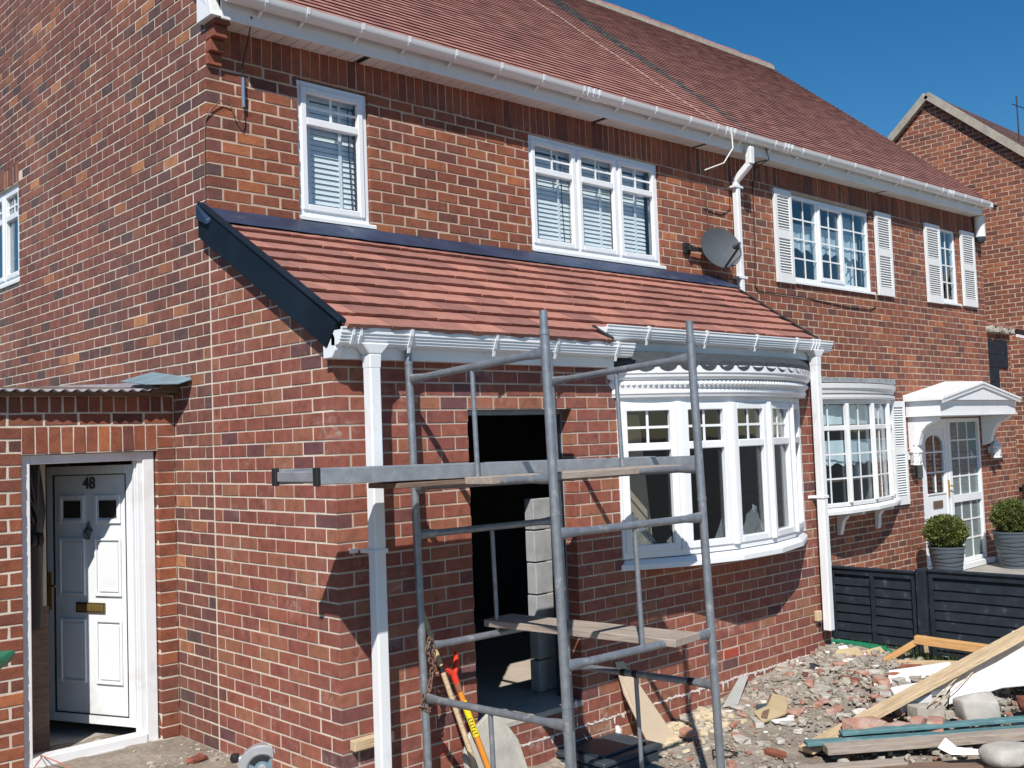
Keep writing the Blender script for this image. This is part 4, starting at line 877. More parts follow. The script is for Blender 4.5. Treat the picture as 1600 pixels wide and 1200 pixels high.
def crv_curtain(pts, z0, z1, mat, label, amp=0.02, scal=0.0):
    mb = MB(); vs = []; n = len(pts)
    for i, (x, y) in enumerate(pts): yy = y + amp * math.sin(i * 1.2); vs += [(x, yy, z0 + scal * abs(math.sin(i * 0.45))), (x, yy, z1)]
    mb.add(vs, [(2 * i, 2 * i + 2, 2 * i + 3, 2 * i + 1) for i in range(n - 1)]); obj('curtain', mb, mat, label=label, cat='curtain')
crv_curtain(arc(6.42, 9.2, 0.26, 80, 0.03), 1.50, 1.80, CURTAIN, 'white scalloped net blind halfway down the neighbouring bow window', amp=0.003, scal=0.045)
crv_curtain(arc(6.42, 9.2, 0.26, 80, 0.03), 1.98, 2.20, CURTAIN, 'white blind at the top of the neighbouring bow window', amp=0.003, scal=0.0)
# shelf ornaments in the window
for i, x in enumerate((7.25, 7.45, 8.05, 8.25)):
    mb = MB(); y = -0.05
    mb.lathe((x, y, 1.35), [(0.0, 0.0), (0.045, 0.0), (0.05, 0.05), (0.04, 0.12), (0.015, 0.16), (0.0, 0.165)], 12)
    obj('ornament', mb, CURTAIN, label=('first', 'second', 'third', 'fourth')[i] + ' white ornament from the left inside the neighbouring bow window', cat='ornament', group='ornaments in the bow window', smooth=True)
mb = MB(); mb.box((6.9, -0.12, 1.325), (8.7, 0.03, 1.345)); obj('window_shelf', mb, W_DARK, label='dark shelf across the inside of the neighbouring bow window', cat='shelf')

# =================================================================== neighbour's front door and canopy
mb = rect_frame(FRONT, (10.045, 11.93), (0.02, 2.02), (-0.07, -0.004), 0.055); FRONT.box(mb, (10.88, 10.97), (-0.069, -0.005), (0.075, 1.965)); dfr = obj('door_frame', mb, PVC, HB, bevel=0.004)
mb = rect_frame(FRONT, (10.10, 10.88), (0.08, 1.965), (-0.06, -0.012), 0.09)
FRONT.box(mb, (10.19, 10.79), (-0.058, -0.020), (0.17, 1.02)); FRONT.box(mb, (10.19, 10.79), (-0.058, -0.021), (1.80, 1.875))
for (a, b) in ((10.19, 10.225), (10.755, 10.79)): FRONT.box(mb, (a, b), (-0.058, -0.021), (1.02, 1.80))
n = 10   # arched head corners
for i in range(n):
    t0, t1 = math.pi * i / n, math.pi * (i + 1) / n; cx, r = 10.49, 0.265
    x0, x1 = cx - r * math.cos(t0), cx - r * math.cos(t1); z0, z1 = 1.68 + 0.12 * math.sin(t0), 1.68 + 0.12 * math.sin(t1)
    mb.add([FRONT(x0, -0.0205, z0), FRONT(x1, -0.0205, z1), FRONT(x1, -0.0205, 1.81), FRONT(x0, -0.0205, 1.81), FRONT(x0, -0.05, z0), FRONT(x1, -0.05, z1)], [(0, 1, 2, 3), (0, 4, 5, 1)])
dl = obj('door', mb, PVC, HB, bevel=0.003)
mb = MB(); FRONT.box(mb, (10.22, 10.76), (-0.045, -0.040), (1.03, 1.83)); obj('pane', mb, GLASSN, dl)
for u in (10.49,): mb = MB(); FRONT.box(mb, (u - .010, u + .010), (-0.039, -0.024), (1.03, 1.80)); obj('glazing_bar', mb, PVC, dl)
for z in (1.30, 1.57): mb = MB(); FRONT.box(mb, (10.225, 10.755), (-0.038, -0.025), (z - .010, z + .010)); obj('glazing_bar', mb, PVC, dl)
mb = MB(); rect_frame(FRONT, (10.24, 10.74), (0.90, 1.0), (-0.022, -0.006), 0.012, mb) if False else FRONT.box(mb, (10.22, 10.76), (-0.02, -0.008), (1.005, 1.022)); FRONT.box(mb, (10.22, 10.76), (-0.02, -0.010), (0.70, 0.715)); rect_frame(FRONT, (10.26, 10.72), (0.22, 0.68), (-0.02, -0.008), 0.02, mb); obj('door_moulding', mb, PVC, dl)
mb = MB(); FRONT.box(mb, (10.35, 10.63), (-0.02, -0.006), (0.82, 0.92)); obj('letterbox', mb, plain('bronze_letterbox', (0.22, 0.16, 0.11), 0.4, metal=0.5), dl, bevel=0.004)
mb = MB(); FRONT.box(mb, (10.815, 10.84), (-0.012, 0.004), (0.95, 1.18)); mb.tube([FRONT(10.83, 0.0, 1.10), FRONT(10.83, 0.04, 1.10), FRONT(10.93, 0.05, 1.09)], 0.009, 8); obj('handle', mb, BRASS, dl, smooth=True)
FR2 = Fr((0, 0, 0), (1, 0, 0), (0, -1, 0))
for (z0, z1, bars) in ((0.96, 1.965, (2, 3)), (0.075, 0.86, (2, 2))):
    mb = MB(); FRONT.box(mb, (10.97, 11.875), (-0.05, -0.045), (z0, z1)); obj('pane', mb, FROST, dfr)
    for i in range(bars[0]): u = 10.97 + 0.905 * (i + 1) / 3; mb = MB(); FRONT.box(mb, (u - .011, u + .011), (-0.044, -0.036), (z0, z1)); obj('glazing_bar', mb, PVC, dfr)
    for i in range(bars[1]): z = z0 + (z1 - z0) * (i + 1) / (bars[1] + 1); mb = MB(); FRONT.box(mb, (10.97, 11.875), (-0.0435, -0.0365), (z - .011, z + .011)); obj('glazing_bar', mb, PVC, dfr)
mb = MB(); FRONT.box(mb, (10.97, 11.875), (-0.065, -0.006), (0.86, 0.96)); obj('mid_rail', mb, PVC, dfr)
mb = MB(); mb.box((10.0, -0.07, -0.05), (12.0, 0.0, 0.02)); obj('door_sill', mb, PVC, dfr)
mb = MB(); mb.add([(10.0, 0.09, 0), (12.0, 0.09, 0), (12.0, 0.6, 0), (10.0, 0.6, 0), (10.0, 0.09, 2.1), (12.0, 0.09, 2.1), (12.0, 0.6, 2.1), (10.0, 0.6, 2.1)], [(0, 1, 2, 3), (4, 5, 6, 7), (1, 2, 6, 5), (2, 3, 7, 6), (3, 0, 4, 7)]); obj('hall_lining', mb, plain('dim_hall', (0.20, 0.23, 0.23), 0.9), dfr)
# canopy
mb = MB(); xl, xr, yf = 9.68, 12.10, -0.45; xm = (xl + xr) / 2
mb.box((xl, yf, 2.07), (xr, -0.002, 2.245)); mb.box((xl - 0.02, yf - 0.02, 2.045), (xr + 0.02, -0.002, 2.068)); cn = obj('door_canopy', mb, PVC, HB, bevel=0.006)
mb = MB(); e = 0.05; zt, za = 2.31, 2.545
vs = [(xl - e, yf - e, 2.246), (xr + e, yf - e, 2.246), (xr + e, -0.002, 2.246), (xl - e, -0.002, 2.246), (xl - e, yf - e, 2.275), (xr + e, yf - e, 2.275), (xr + e, -0.002, 2.33), (xl - e, -0.002, 2.33), (xm, yf - e, 2.50), (xm, -0.002, 2.53)]
mb.add(vs, [(0, 3, 2, 1), (0, 1, 5, 8, 4), (1, 2, 6, 5), (3, 0, 4, 7), (4, 8, 9, 7), (5, 6, 9, 8)]); obj('canopy_roof', mb, PVC, cn, bevel=0.004)
mb = MB()
for s in (-1, 1):
    for k, (w, o, q) in enumerate(((0.030, 0.0, 0.012), (0.016, -0.036, 0.006), (0.012, -0.060, 0.010))):
        a = Vector((xm, yf - e - 0.004 - q / 2, 2.492 + o - w / 2)); b = Vector((xm + s * (xr - xm + e * 0.6), yf - e - 0.004 - q / 2, 2.285 + o - w / 2)); mb.bar(a, b, (0, q, 0), (0, 0, w / 2))
    for i in range(26):
        k = (i + 0.5) / 26; mb.box((xm + s * k * 1.25 - 0.012, yf - e - 0.026, 2.470 - 0.207 * k), (xm + s * k * 1.25 + 0.012, yf - e - 0.012, 2.486 - 0.207 * k))
obj('pediment_moulding', mb, PVC2, cn)
for x in (9.76, 12.02):
    mb = MB(); pr = [(-0.002, 2.044), (-0.40, 2.044), (-0.40, 2.0), (-0.33, 1.97), (-0.25, 1.93), (-0.19, 1.86), (-0.15, 1.76), (-0.13, 1.68), (-0.07, 1.64), (-0.002, 1.62)]
    m = len(pr); mb.add([(x - 0.05, y, z) for y, z in pr] + [(x + 0.05, y, z) for y, z in pr], [tuple(range(m)), tuple(range(2 * m - 1, m - 1, -1))] + [(i, m + i, m + (i + 1) % m, (i + 1) % m) for i in range(m)]); obj('bracket', mb, PVC, cn, bevel=0.006)
# =================================================================== side entrance (left)
SP = thing('side_entrance', (-0.57, 0.56, 0), 'low old-brick side entrance with corrugated roof, left of the gable wall', 'outbuilding')
budS = []
s = Wall(DW, 'old'); off = -2.8434  # 13 stretchers left of the gable
fs_ = Fr((off, 0.56, 0), (1, 0, 0), (0, -1, 0)); L = -off - 0.004; s.fr = fs_; q = lambda x: x - off
hS = [(q(-1.012), q(-0.130), -0.3, 2.135)]
s.lay(L, 0, 26 * C, holes=hS, seed=51); s.lay(L, 26 * C, 27 * C, seed=52)
s.soldier(q(-1.012), q(-0.130), 1.955, 2.130, pitch=0.080, seed=53); s.soldier(0, L, 27 * C, 2.325, pitch=0.083, seed=54)
s.b = [b for b in s.b if not (b[0] >= q(-0.1315) and b[3] < 26 * C)] + [(q(-0.128), L - 0.001, j * C + J / 2, (j + 1) * C - J / 2, random.Random(j).uniform(-.001, .002), random.Random(j + 9).uniform(0.2, 0.8)) for j in range(26)]
s.mortar(L, -0.2, 2.335, holes=[(q(-1.012), q(-0.130), -0.3, 1.953)]); s.build(SP, 'wall', B_OLD, M_GABLE, budS)
DX = Fr((0, 0.56, 0), (1, 0, 0), (0, -1, 0))
mb = MB(); DX.box(mb, (-1.006, -0.950), (-0.115, -0.040), (-0.02, 1.950)); DX.box(mb, (-0.215, -0.136), (-0.115, -0.040), (-0.02, 1.950)); DX.box(mb, (-0.950, -0.215), (-0.115, -0.040), (1.890, 1.950))
DX.box(mb, (-0.950, -0.215), (-0.14, -0.030), (-0.04, 0.055)); fr_ = obj('door_frame', mb, PVC, SP, bevel=0.004)
mb = MB(); DX.box(mb, (-0.250, -0.2155), (-0.112, -0.055), (0.055, 1.89)); DX.box(mb, (-0.262, -0.2505), (-0.112, -0.075), (0.055, 1.89)); obj('door_stop', mb, PVC, fr_, bevel=0.003)
# open door leaf
H0 = Vector((-0.255, 0.68, 0)); U_ = Vector((-0.407, 0.913, 0)).normalized(); N_ = Vector((-U_.y, U_.x, 0)); LF = Fr(H0, U_, N_)
lw_, zb_, zt_ = 0.79, 0.085, 1.865
mb = rect_frame(LF, (0, lw_), (zb_, zt_), (-0.055, 0.0), 0.062); dr = obj('door', mb, PVC, SP, bevel=0.003)
mb = rect_frame(LF, (0.062, lw_ - 0.062), (zb_ + 0.062, zt_ - 0.062), (-0.040, 0.001), 0.006); obj('gasket', mb, BLACKP, dr)
mb = MB(); LF.box(mb, (0.068, lw_ - 0.068), (-0.035, -0.012), (zb_ + 0.068, zt_ - 0.068)); pn = obj('door_panel', mb, PVC, dr)
def raised(u, z, w=0.018, fill=True):
    mb = rect_frame(LF, u, z, (-0.012, 0.004), w)
    if fill: LF.box(mb, (u[0] + w + .012, u[1] - w - .012), (-0.012, -0.002), (z[0] + w + .012, z[1] - w - .012))
    obj('moulding', mb, PVC, dr, bevel=0.004)
um = lw_ / 2
for (a, b) in ((0.115, um - 0.045), (um + 0.045, lw_ - 0.115)):
    raised((a, b), (0.36, 0.80)); raised((a, b), (0.96, 1.36)); raised((a, b), (1.46, 1.66), 0.03, False)
    mb = MB(); LF.box(mb, (a + 0.04, b - 0.04), (-0.013, -0.006), (1.50, 1.62)); obj('pane', mb, plain('dark_leaded_glass', (0.035, 0.03, 0.028), 0.15), dr)
mb = MB(); LF.box(mb, (um - 0.13, um + 0.13), (-0.012, 0.004), (0.845, 0.915)); lb = obj('letterbox', mb, plain('brass_edge', (0.16, 0.11, 0.05), 0.5, metal=0.6), dr, bevel=0.003)
mb = MB(); LF.box(mb, (um - 0.115, um + 0.115), (0.002, 0.009), (0.858, 0.902)); obj('flap', mb, BRASS, lb, bevel=0.003)
mb = MB(); kz = 1.405; P = lambda u, n, z: LF(u, n, z)   # urn knocker
mb.lathe(P(um, 0.006, kz - 0.055), [(0.0, 0.0), (0.012, 0.005), (0.007, 0.018), (0.022, 0.045), (0.030, 0.065), (0.018, 0.085), (0.008, 0.10), (0.010, 0.115), (0.0, 0.13)], 10)
mb.tube([P(um + 0.03 * math.cos(t), 0.02, kz + 0.035 * math.sin(t) - 0.012) for t in [2 * math.pi * k / 14 for k in range(15)]], 0.005, 6, cap=False); obj('knocker', mb, plain('pewter', (0.10, 0.15, 0.15), 0.4, metal=0.6), dr, smooth=True)
cu = bpy.data.curves.new('house_number', 'FONT'); cu.body = '48'; cu.size = 0.112; cu.extrude = 0.003; cu.offset = 0.0025; cu.align_x = 'CENTER'; cu.materials.append(plain('grey_numeral', (0.10, 0.11, 0.11), 0.4, metal=0.4))
to = bpy.data.objects.new('house_number_text', cu); col.objects.link(to); me_ = bpy.data.meshes.new_from_object(to, depsgraph=bpy.context.evaluated_depsgraph_get()); bpy.data.objects.remove(to); o = bpy.data.objects.new('house_number', me_); col.objects.link(o); o.parent = dr; P0 = LF(um, -0.006, 1.705) - WO[dr.name]
o.matrix_local = Matrix(((-U_.x, 0, N_.x, P0.x), (-U_.y, 0, N_.y, P0.y), (0, 1, 0, P0.z), (0, 0, 0, 1)))
mb = MB(); LF.box(mb, (lw_ - 0.046, lw_ - 0.016), (0.0, 0.008), (0.86, 1.12)); mb.tube([LF(lw_ - 0.031, 0.0, 1.03), LF(lw_ - 0.031, 0.045, 1.03), LF(lw_ - 0.13, 0.05, 1.03)], 0.010, 8); obj('handle', mb, BRASS, dr, smooth=True)
mb = MB()
for z in (0.35, 1.0, 1.6): mb.lathe(LF(-0.012, 0.0, z), [(0.012, 0), (0.012, 0.09), (0.0, 0.09)], 10)
obj('hinge', mb, PVC, dr, smooth=True, kind='stuff')
# inside the passage
mb = MB(); x0, x1, y0, y1 = -1.55, -0.02, 0.67, 2.55
mb.box((x0, y1, 0), (x1, y1 + .05, 2.4)); mb.box((x0 - .05, y0, 0), (x0, y1, 2.4)); obj('inner_wall', mb, PLASTER, SP)
mb = MB(); mb.box((x0, 0.57, -0.05), (x1, y1, 0.0)); obj('passage_floor', mb, CONCRETE, SP)
mb = MB(); mb.box((x0 - .3, y0, 2.36), (x1, 3.0, 2.39)); obj('ceiling_board', mb, W_DARK, SP)
mb = MB(); mb.box((-1.30, 0.93, 0.0), (-0.735, 0.95, 0.94)); mb.bar((-1.3, 0.93, 0.955), (-0.735, 0.93, 0.935), (0, 0.02, 0), (0, 0, 0.010)); obj('board', mb, W_DARK, label='brown board leaning inside the side entrance behind the open door', cat='board')
mb = MB(); mb.box((-1.45, 0.985, 0.0), (-0.725, 1.0, 2.1)); obj('plasterboard', mb, plain('cream_board', (0.62, 0.54, 0.42), 0.9), label='cream plasterboard standing in the side entrance behind the brown board', cat='board')
bag = thing('hanging_bag', (-0.88, 0.86, 1.35), 'black folded pushchair hanging just inside the side entrance', 'pushchair'); rnd = random.Random(3)
mb = MB(); vs = []
for k, (z, hw, d) in enumerate(((1.92, 0.10, 0.04), (1.75, 0.12, 0.05), (1.58, 0.13, 0.06), (1.44, 0.12, 0.07), (0.815, 0.10, 0.05), (1.34, 0.03, 0.02))):
    for i in range(10): t = 2 * math.pi * i / 10; vs.append((-0.87 + hw*0.8 * math.cos(t) * rnd.uniform(.85, 1.1), 0.895 + d * math.sin(t) * rnd.uniform(.8, 1.2), z))
mb.add(vs, [(k * 10 + i, k * 10 + (i + 1) % 10, (k + 1) * 10 + (i + 1) % 10, (k + 1) * 10 + i) for k in range(5) for i in range(10)]); obj('fabric', mb, BLACKP, bag, smooth=True)
for a, b in (((-0.95, 0.83, 1.90), (-0.86, 0.815, 1.50)), ((-0.89, 0.825, 1.90), (-0.83, 0.815, 1.50)), ((-0.82, 0.83, 1.88), (-0.84, 0.815, 1.42)), ((-0.93, 0.825, 1.80), (-0.84, 0.80, 1.55))):
    mb = MB(); mb.tube([a, b], 0.009, 8); obj('tube', mb, plain('black_tube', (0.05, 0.055, 0.06), 0.25, metal=0.3), bag, smooth=True)
for x in (-0.87, -0.83): mb = MB(); mb.lathe((x, 0.80, 1.40), [(0, -.015), (0.045, -.015), (0.045, .015), (0, .015)], 14, Vector((1, 0, 0))); obj('wheel', mb, DARK, bag, smooth=True)
# corrugated roof sheets
def porch_roof():
    n = 300; mb = MB(); vs = []; x0, x1 = -2.9, -0.03
    ys = [0.445, 0.75, 1.4, 2.2, 3.2]
    for y in ys:
        for i in range(n + 1):
            x = x0 + (x1 - x0) * i / n; lift = 0.075 * max(0, min(1, (x + 0.30) / 0.27)) ** 2
            vs.append((x, y + (0.01 * math.sin(x * 3.1) if y < .5 else 0), 2.362 + 0.055 * (y - 0.445) + lift * (1 if y < 1 else .6) + 0.0085 * math.sin(x * 2 * math.pi / 0.073) + 0.006 * math.sin(x * 2.2 + y)))
    m = n + 1; mb.add(vs, [(k * m + i, k * m + i + 1, (k + 1) * m + i + 1, (k + 1) * m + i) for k in range(len(ys) - 1) for i in range(n)])
    o = obj('roof', mb, POLYC, SP, smooth=True); so = o.modifiers.new('t', 'SOLIDIFY'); so.thickness = 0.006
    mb = MB(); mb.add([(-0.16, 0.30, 2.408), (-0.012, 0.27, 2.425), (-0.004, 0.30, 2.44), (-0.004, 0.9, 2.52), (-0.24, 0.9, 2.45), (-0.26, 0.44, 2.40), (-0.10, 0.275, 2.395)], [(6, 1, 2, 3, 4, 5)]); o = obj('roof_flashing', mb, plain('blue_grey_felt', (0.16, 0.23, 0.27), 0.6, 0.25, 9), SP); so = o.modifiers.new('t', 'SOLIDIFY'); so.thickness = 0.005
    mb = MB(); mb.box((-2.85, 0.50, 2.325), (-0.06, 0.56, 2.35)); mb.box((-0.20, 0.47, 2.345), (-0.01, 0.62, 2.40)); obj('roof_timber', mb, W_DARK, SP)
porch_roof()
mb = MB(); mb.add([(-2.84, 0.66, -.2), (-2.84, 3, -.2), (-2.84, 3, 2.4), (-2.84, 0.66, 2.4)], [(0, 1, 2, 3)]); obj('wall', mb, M_OLD, SP)

# =================================================================== passage wall, far house
PW = thing('passage_wall', (12.42, 0, 0), 'narrow brick passage wall with two black boards, between the two houses', 'wall'); budP = []
pf = Fr((12.42, 0.03, 0), (1, 0, 0), (0, -1, 0)); p_ = Wall(pf, 'old'); p_.lay(0.875, 0, 3.28, seed=61); p_.mortar(0.875, -0.2, 3.30); p_.build(PW, 'wall', B_FAR, M_OLD, budP)
for (a, b, c, d) in ((0.0, 0.72, 2.96, 3.17), (0.0, 0.71, 2.765, 2.955), (0.0, 0.36, 2.55, 2.76), (0.0, 0.36, 2.33, 2.545)):
    mb = MB(); pf.box(mb, (a + .0, b), (0.004, 0.022), (c, d)); obj('board', mb, FENCE, PW, bevel=0.002)
mb = MB(); rnd = random.Random(3)
for i in range(9): x = 12.42 + i * 0.1; mb.rock((x, 0.0, 3.33 + rnd.uniform(-.01, .02)), (0.07, 0.05, 0.05), seed=i)
obj('coping', mb, MOSS, PW)
mb = MB(); mb.hexa([(12.40, -0.06, 3.38), (13.9, -0.06, 3.33), (13.9, 1.2, 3.62), (12.40, 1.2, 3.66), (12.40, -0.06, 3.42), (13.9, -0.06, 3.37), (13.9, 1.2, 3.66), (12.40, 1.2, 3.70)]); obj('roof', mb, T_EXT, PW)
mb = MB(); mb.bar((13.33, -0.05, 3.33), (13.95, -0.05, 3.30), (0, 0.04, 0), (0, 0, 0.035)); obj('gutter', mb, BLACKP, PW); mb = MB(); mb.bar((13.33, -0.07, 3.262), (13.95, -0.07, 3.232), (0, 0.012, 0), (0, 0, 0.022)); obj('fascia', mb, PVC, PW)
HC = thing('gable_house', (15.5, 2.05, 0), 'far brick house with plain gable end and pale verge, at the right edge', 'house'); budC = []
GC = Fr((15.5, -3.2, 0), (0, 1, 0), (-1, 0, 0)); gc = Wall(GC, 'old'); APY, APZ, sC = 2.05, 8.06, 0.883
topC = lambda u: APZ - 0.09 - abs(-3.2 + u - APY) * sC
gc.lay(10.5, 0, 8.1, top=topC, seed=71); gc.mortar(10.5, -0.2, 8.1, top=topC); gc.build(HC, 'wall', B_FAR, M_OLD, budC)
for sgn in (-1, 1):
    a = Vector((15.44, APY, APZ - 0.03)); b = Vector((15.44, APY + sgn * 5.25, APZ - 0.03 - 5.25 * sC)); mb = MB(); mb.bar(a, b, (0.05, 0, 0), Vector((0, sgn * 0.66, 0.75)) * 0.065); obj('verge', mb, MOSS, HC)
    mb = MB(); rnd = random.Random(7 + sgn)
    nr = 46; g = 0.15
    for r in range(nr):
        s0 = r * g; tn = math.atan(sC); cc, ss = math.cos(tn), math.sin(tn)
        for k in range(20):
            x0 = 15.40 + k * 0.28; P = []
            for (s_, h) in ((s0, 0.0), (s0, 0.02), (s0 + g, 0.004)):
                yy = sgn * (5.25 - s_ * cc)
                for x in (x0, x0 + 0.275): P.append((x, APY + yy, APZ + 0.03 - (5.25 - s_ * cc) * sC + h))
            mb.add(P, [(0, 1, 3, 2), (2, 3, 5, 4)], rnd.random())
    rr = obj('roof', mb, T_DARK, HC); rr['kind'] = 'stuff'
mb = MB(); mb.box((15.55, -3.2, -0.2), (21, 7.3, 3.4)); obj('wall', mb, M_OLD, HC)
an = thing('tv_aerial', (16.6, 0.9, 7.2), 'thin tv aerial rod against the sky at the right edge', 'aerial')
mb = MB(); mb.tube([(16.6, 0.9, 7.0), (16.6, 0.9, 7.95)], 0.012, 6); obj('mast', mb, BLACKP, an); mb = MB(); mb.tube([(15.95, 0.74, 7.62), (17.2, 0.6, 7.60)], 0.009, 6); obj('rod', mb, BLACKP, an)

# =================================================================== things fixed to the fronts
ds = thing('satellite_dish', (5.19, 0, 3.79), 'dark grey satellite dish on the wall beside the white downpipe', 'satellite dish')
cd3 = Vector((5.545, -0.135, 3.80)); ax = Vector((-0.30, -0.88, 0.22)).normalized(); ux = Vector((ax.y, -ax.x, 0)).normalized() * -1; vx = ax.cross(ux).normalized()
if vx.z < 0: vx = -vx
mb = MB(); n = 28; rings = 7; vs = []
for side in (0, 1):
    for k in range(rings + 1):
        r = k / rings
        for i in range(n): t = 2 * math.pi * i / n; vs.append(cd3 + ux * (0.245 * r * math.cos(t)) + vx * (0.222 * r * math.sin(t)) + ax * (0.055 * r * r - (0.006 if side else 0)))
R1 = (rings + 1) * n
for side in (0, 1):
    for k in range(rings):
        for i in range(n): a = side * R1 + k * n + i; b = side * R1 + k * n + (i + 1) % n; mb.f.append((a, b, b + n, a + n)); mb.t.append(.5); mb.mi.append(0)
for i in range(n): a = rings * n + i; b = rings * n + (i + 1) % n; mb.f.append((a, b, R1 + b, R1 + a)); mb.t.append(.5); mb.mi.append(0)
mb.v = [tuple(v) for v in vs]; obj('dish', mb, DISH, ds, smooth=True)
mb = MB(); e0 = cd3 - vx * 0.215 + ax * 0.04; e1 = cd3 - vx * 0.10 + ax * 0.30 + ux * 0.02; mb.bar(e0, e1, ux * 0.012, vx * 0.008); obj('arm', mb, BLACKP, ds, bevel=0.003)
mb = MB(); mb.lathe(e1 - ax * 0.07 + vx * 0.03, [(0, 0), (0.028, 0.0), (0.030, 0.03), (0.018, 0.05), (0.018, 0.09), (0.0, 0.09)], 12, ax); obj('receiver', mb, DISH, ds, smooth=True)
mb = MB(); mb.tube([e1, e1 - vx * 0.09 + ax * 0.01, e0 - vx * 0.03 + ax * 0.02, cd3 - ax * 0.03 - vx * 0.1], 0.004, 5); obj('lead', mb, BLACKP, ds)
mb = MB(); mb.box((5.12, -0.03, 3.74), (5.22, -0.0015, 3.85)); mb.bar((5.14, -0.06, 3.79), (5.52, -0.075, 3.79), (0, 0.014, 0), (0, 0, 0.018)); mb.bar((5.17, -0.08, 3.79), (5.17, -0.0, 3.79), (0.02, 0, 0), (0, 0, 0.03)); mb.bar(cd3 - ax * 0.075, cd3 - ax * 0.003, ux * 0.05, vx * 0.06); obj('bracket', mb, BLACKP, ds, bevel=0.003)
ab = thing('alarm_box', (12.05, 0, 4.58), 'white cylinder security sensor with dark dome under the right eaves corner', 'alarm')
mb = MB(); mb.lathe((12.16, -0.085, 4.66), [(0, 0), (0.075, 0), (0.075, 0.30), (0, 0.30)], 20); obj('body', mb, PVC2, ab, smooth=True)
mb = MB(); mb.lathe((12.16, -0.085, 4.555), [(0, 0), (0.03, 0.008), (0.058, 0.04), (0.070, 0.085), (0.070, 0.104), (0, 0.104)], 20); obj('dome', mb, GREYPL, ab, smooth=True)
def lantern(x, label):
    t = thing('wall_lantern', (x, -0.01, 1.43), label, 'lantern', 'white wall lanterns beside the right-hand door'); y = -0.10
    mb = MB(); prof = [(0.0, 0.0), (0.075, 0.0), (0.078, 0.012), (0.070, 0.02), (0.070, 0.15), (0.082, 0.158), (0.082, 0.168)]; mb.lathe((x, y, 1.43), prof, 6); mb.box((x - 0.03, -0.035, 1.50), (x + 0.03, -0.0015, 1.60)); obj('lamp_body', mb, WHITEPAINT, t)
    mb = MB(); mb.lathe((x, y, 1.598), [(0.085, 0.0), (0.045, 0.055), (0.02, 0.07), (0.02, 0.085), (0.028, 0.09), (0.012, 0.12), (0.0, 0.135)], 6); obj('lamp_cap', mb, WHITEPAINT, t)
    rnd = random.Random(int(x))
    for k in range(5):
        a = -3.25 + k * 0.36; z = 1.475 + 0.07 * (k % 2) + rnd.uniform(-.01, .02); c = Vector((x + 0.069 * math.cos(a), y + 0.069 * math.sin(a), z)); d = Vector((-math.sin(a), math.cos(a), 0))
        mb = MB(); mb.bar(c - d * 0.012 - Vector((0, 0, .014)), c + d * 0.012 + Vector((0, 0, .014)), Vector((math.cos(a), math.sin(a), 0)) * 0.004, (d + Vector((0, 0, 1))) * 0.006); obj('cutout', mb, BLACKP, t)
    return t
lantern(9.70, 'white lantern on the brick left of the canopied door'); lantern(12.20, 'white lantern on the brick right of the canopied door')
mb = MB(); mb.box((9.86, -0.018, 1.25), (10.04, -0.002, 1.42)); nb_ = obj('number_plaque', mb, plain('slate_plaque', (0.06, 0.085, 0.08), 0.4), label='dark square plaque below the left lantern beside the canopied door', cat='plaque', bevel=0.003)
# cables on the walls
cable('cable', [(0.10, -0.018, 4.86), (0.25, -0.19, 4.84), (0.262, -0.10, 4.70), (0.262, -0.025, 4.56), (0.263, -0.022, 4.44)], 0.006, BLACKP, 'black cable dropping from the eaves near the house corner')
mb = MB(); mb.tube([(0.263, -0.022, 4.475), (0.263, -0.022, 4.27)], 0.014, 8); obj('cable_sleeve', mb, STEEL, label='silver plug on the black cable hanging near the house corner', cat='cable end', smooth=True)
cable('cable', [(0.263, -0.022, 4.28), (0.255, -0.03, 4.19), (0.225, -0.04, 4.16), (0.19, -0.03, 4.20), (0.17, -0.02, 4.27), (0.10, -0.02, 4.285), (0.03, -0.015, 4.22), (-0.012, -0.004, 4.13), (-0.012, 0.012, 3.95), (-0.010, 0.020, 3.60)], 0.0045, plain('brown_cable', (0.16, 0.09, 0.07), 0.6), 'thin brown cable looping round the house corner above the lead flashing')
cable('cable', [(6.42, -0.19, 5.02), (6.43, -0.22, 4.86), (6.42, -0.04, 4.80), (6.42, -0.008, 4.6), (6.40, -0.008, 3.9), (6.37, -0.008, 3.50), (6.42, -0.008, 3.455), (7.3, -0.008, 3.45), (8.3, -0.010, 3.40), (8.9, -0.010, 3.40), (9.05, -0.008, 3.45)], 0.006, BLACKP, 'black cable running down then along under the shuttered three-light window')
cable('cable', [(5.62, -0.31, 4.99), (5.60, -0.33, 4.82), (5.50, -0.28, 4.66), (5.30, -0.22, 4.58), (5.28, -0.20, 4.57)], 0.007, plain('white_wire', (0.62, 0.60, 0.58), 0.5), 'loose white wire dangling from the main gutter above the dish')
cable('cable', [(5.55, -0.008, 4.45), (5.56, -0.010, 4.1), (5.58, -0.010, 3.98)], 0.006, plain('brown_cable2', (0.10, 0.06, 0.05), 0.6), 'short brown cable running down the brick to the satellite dish')

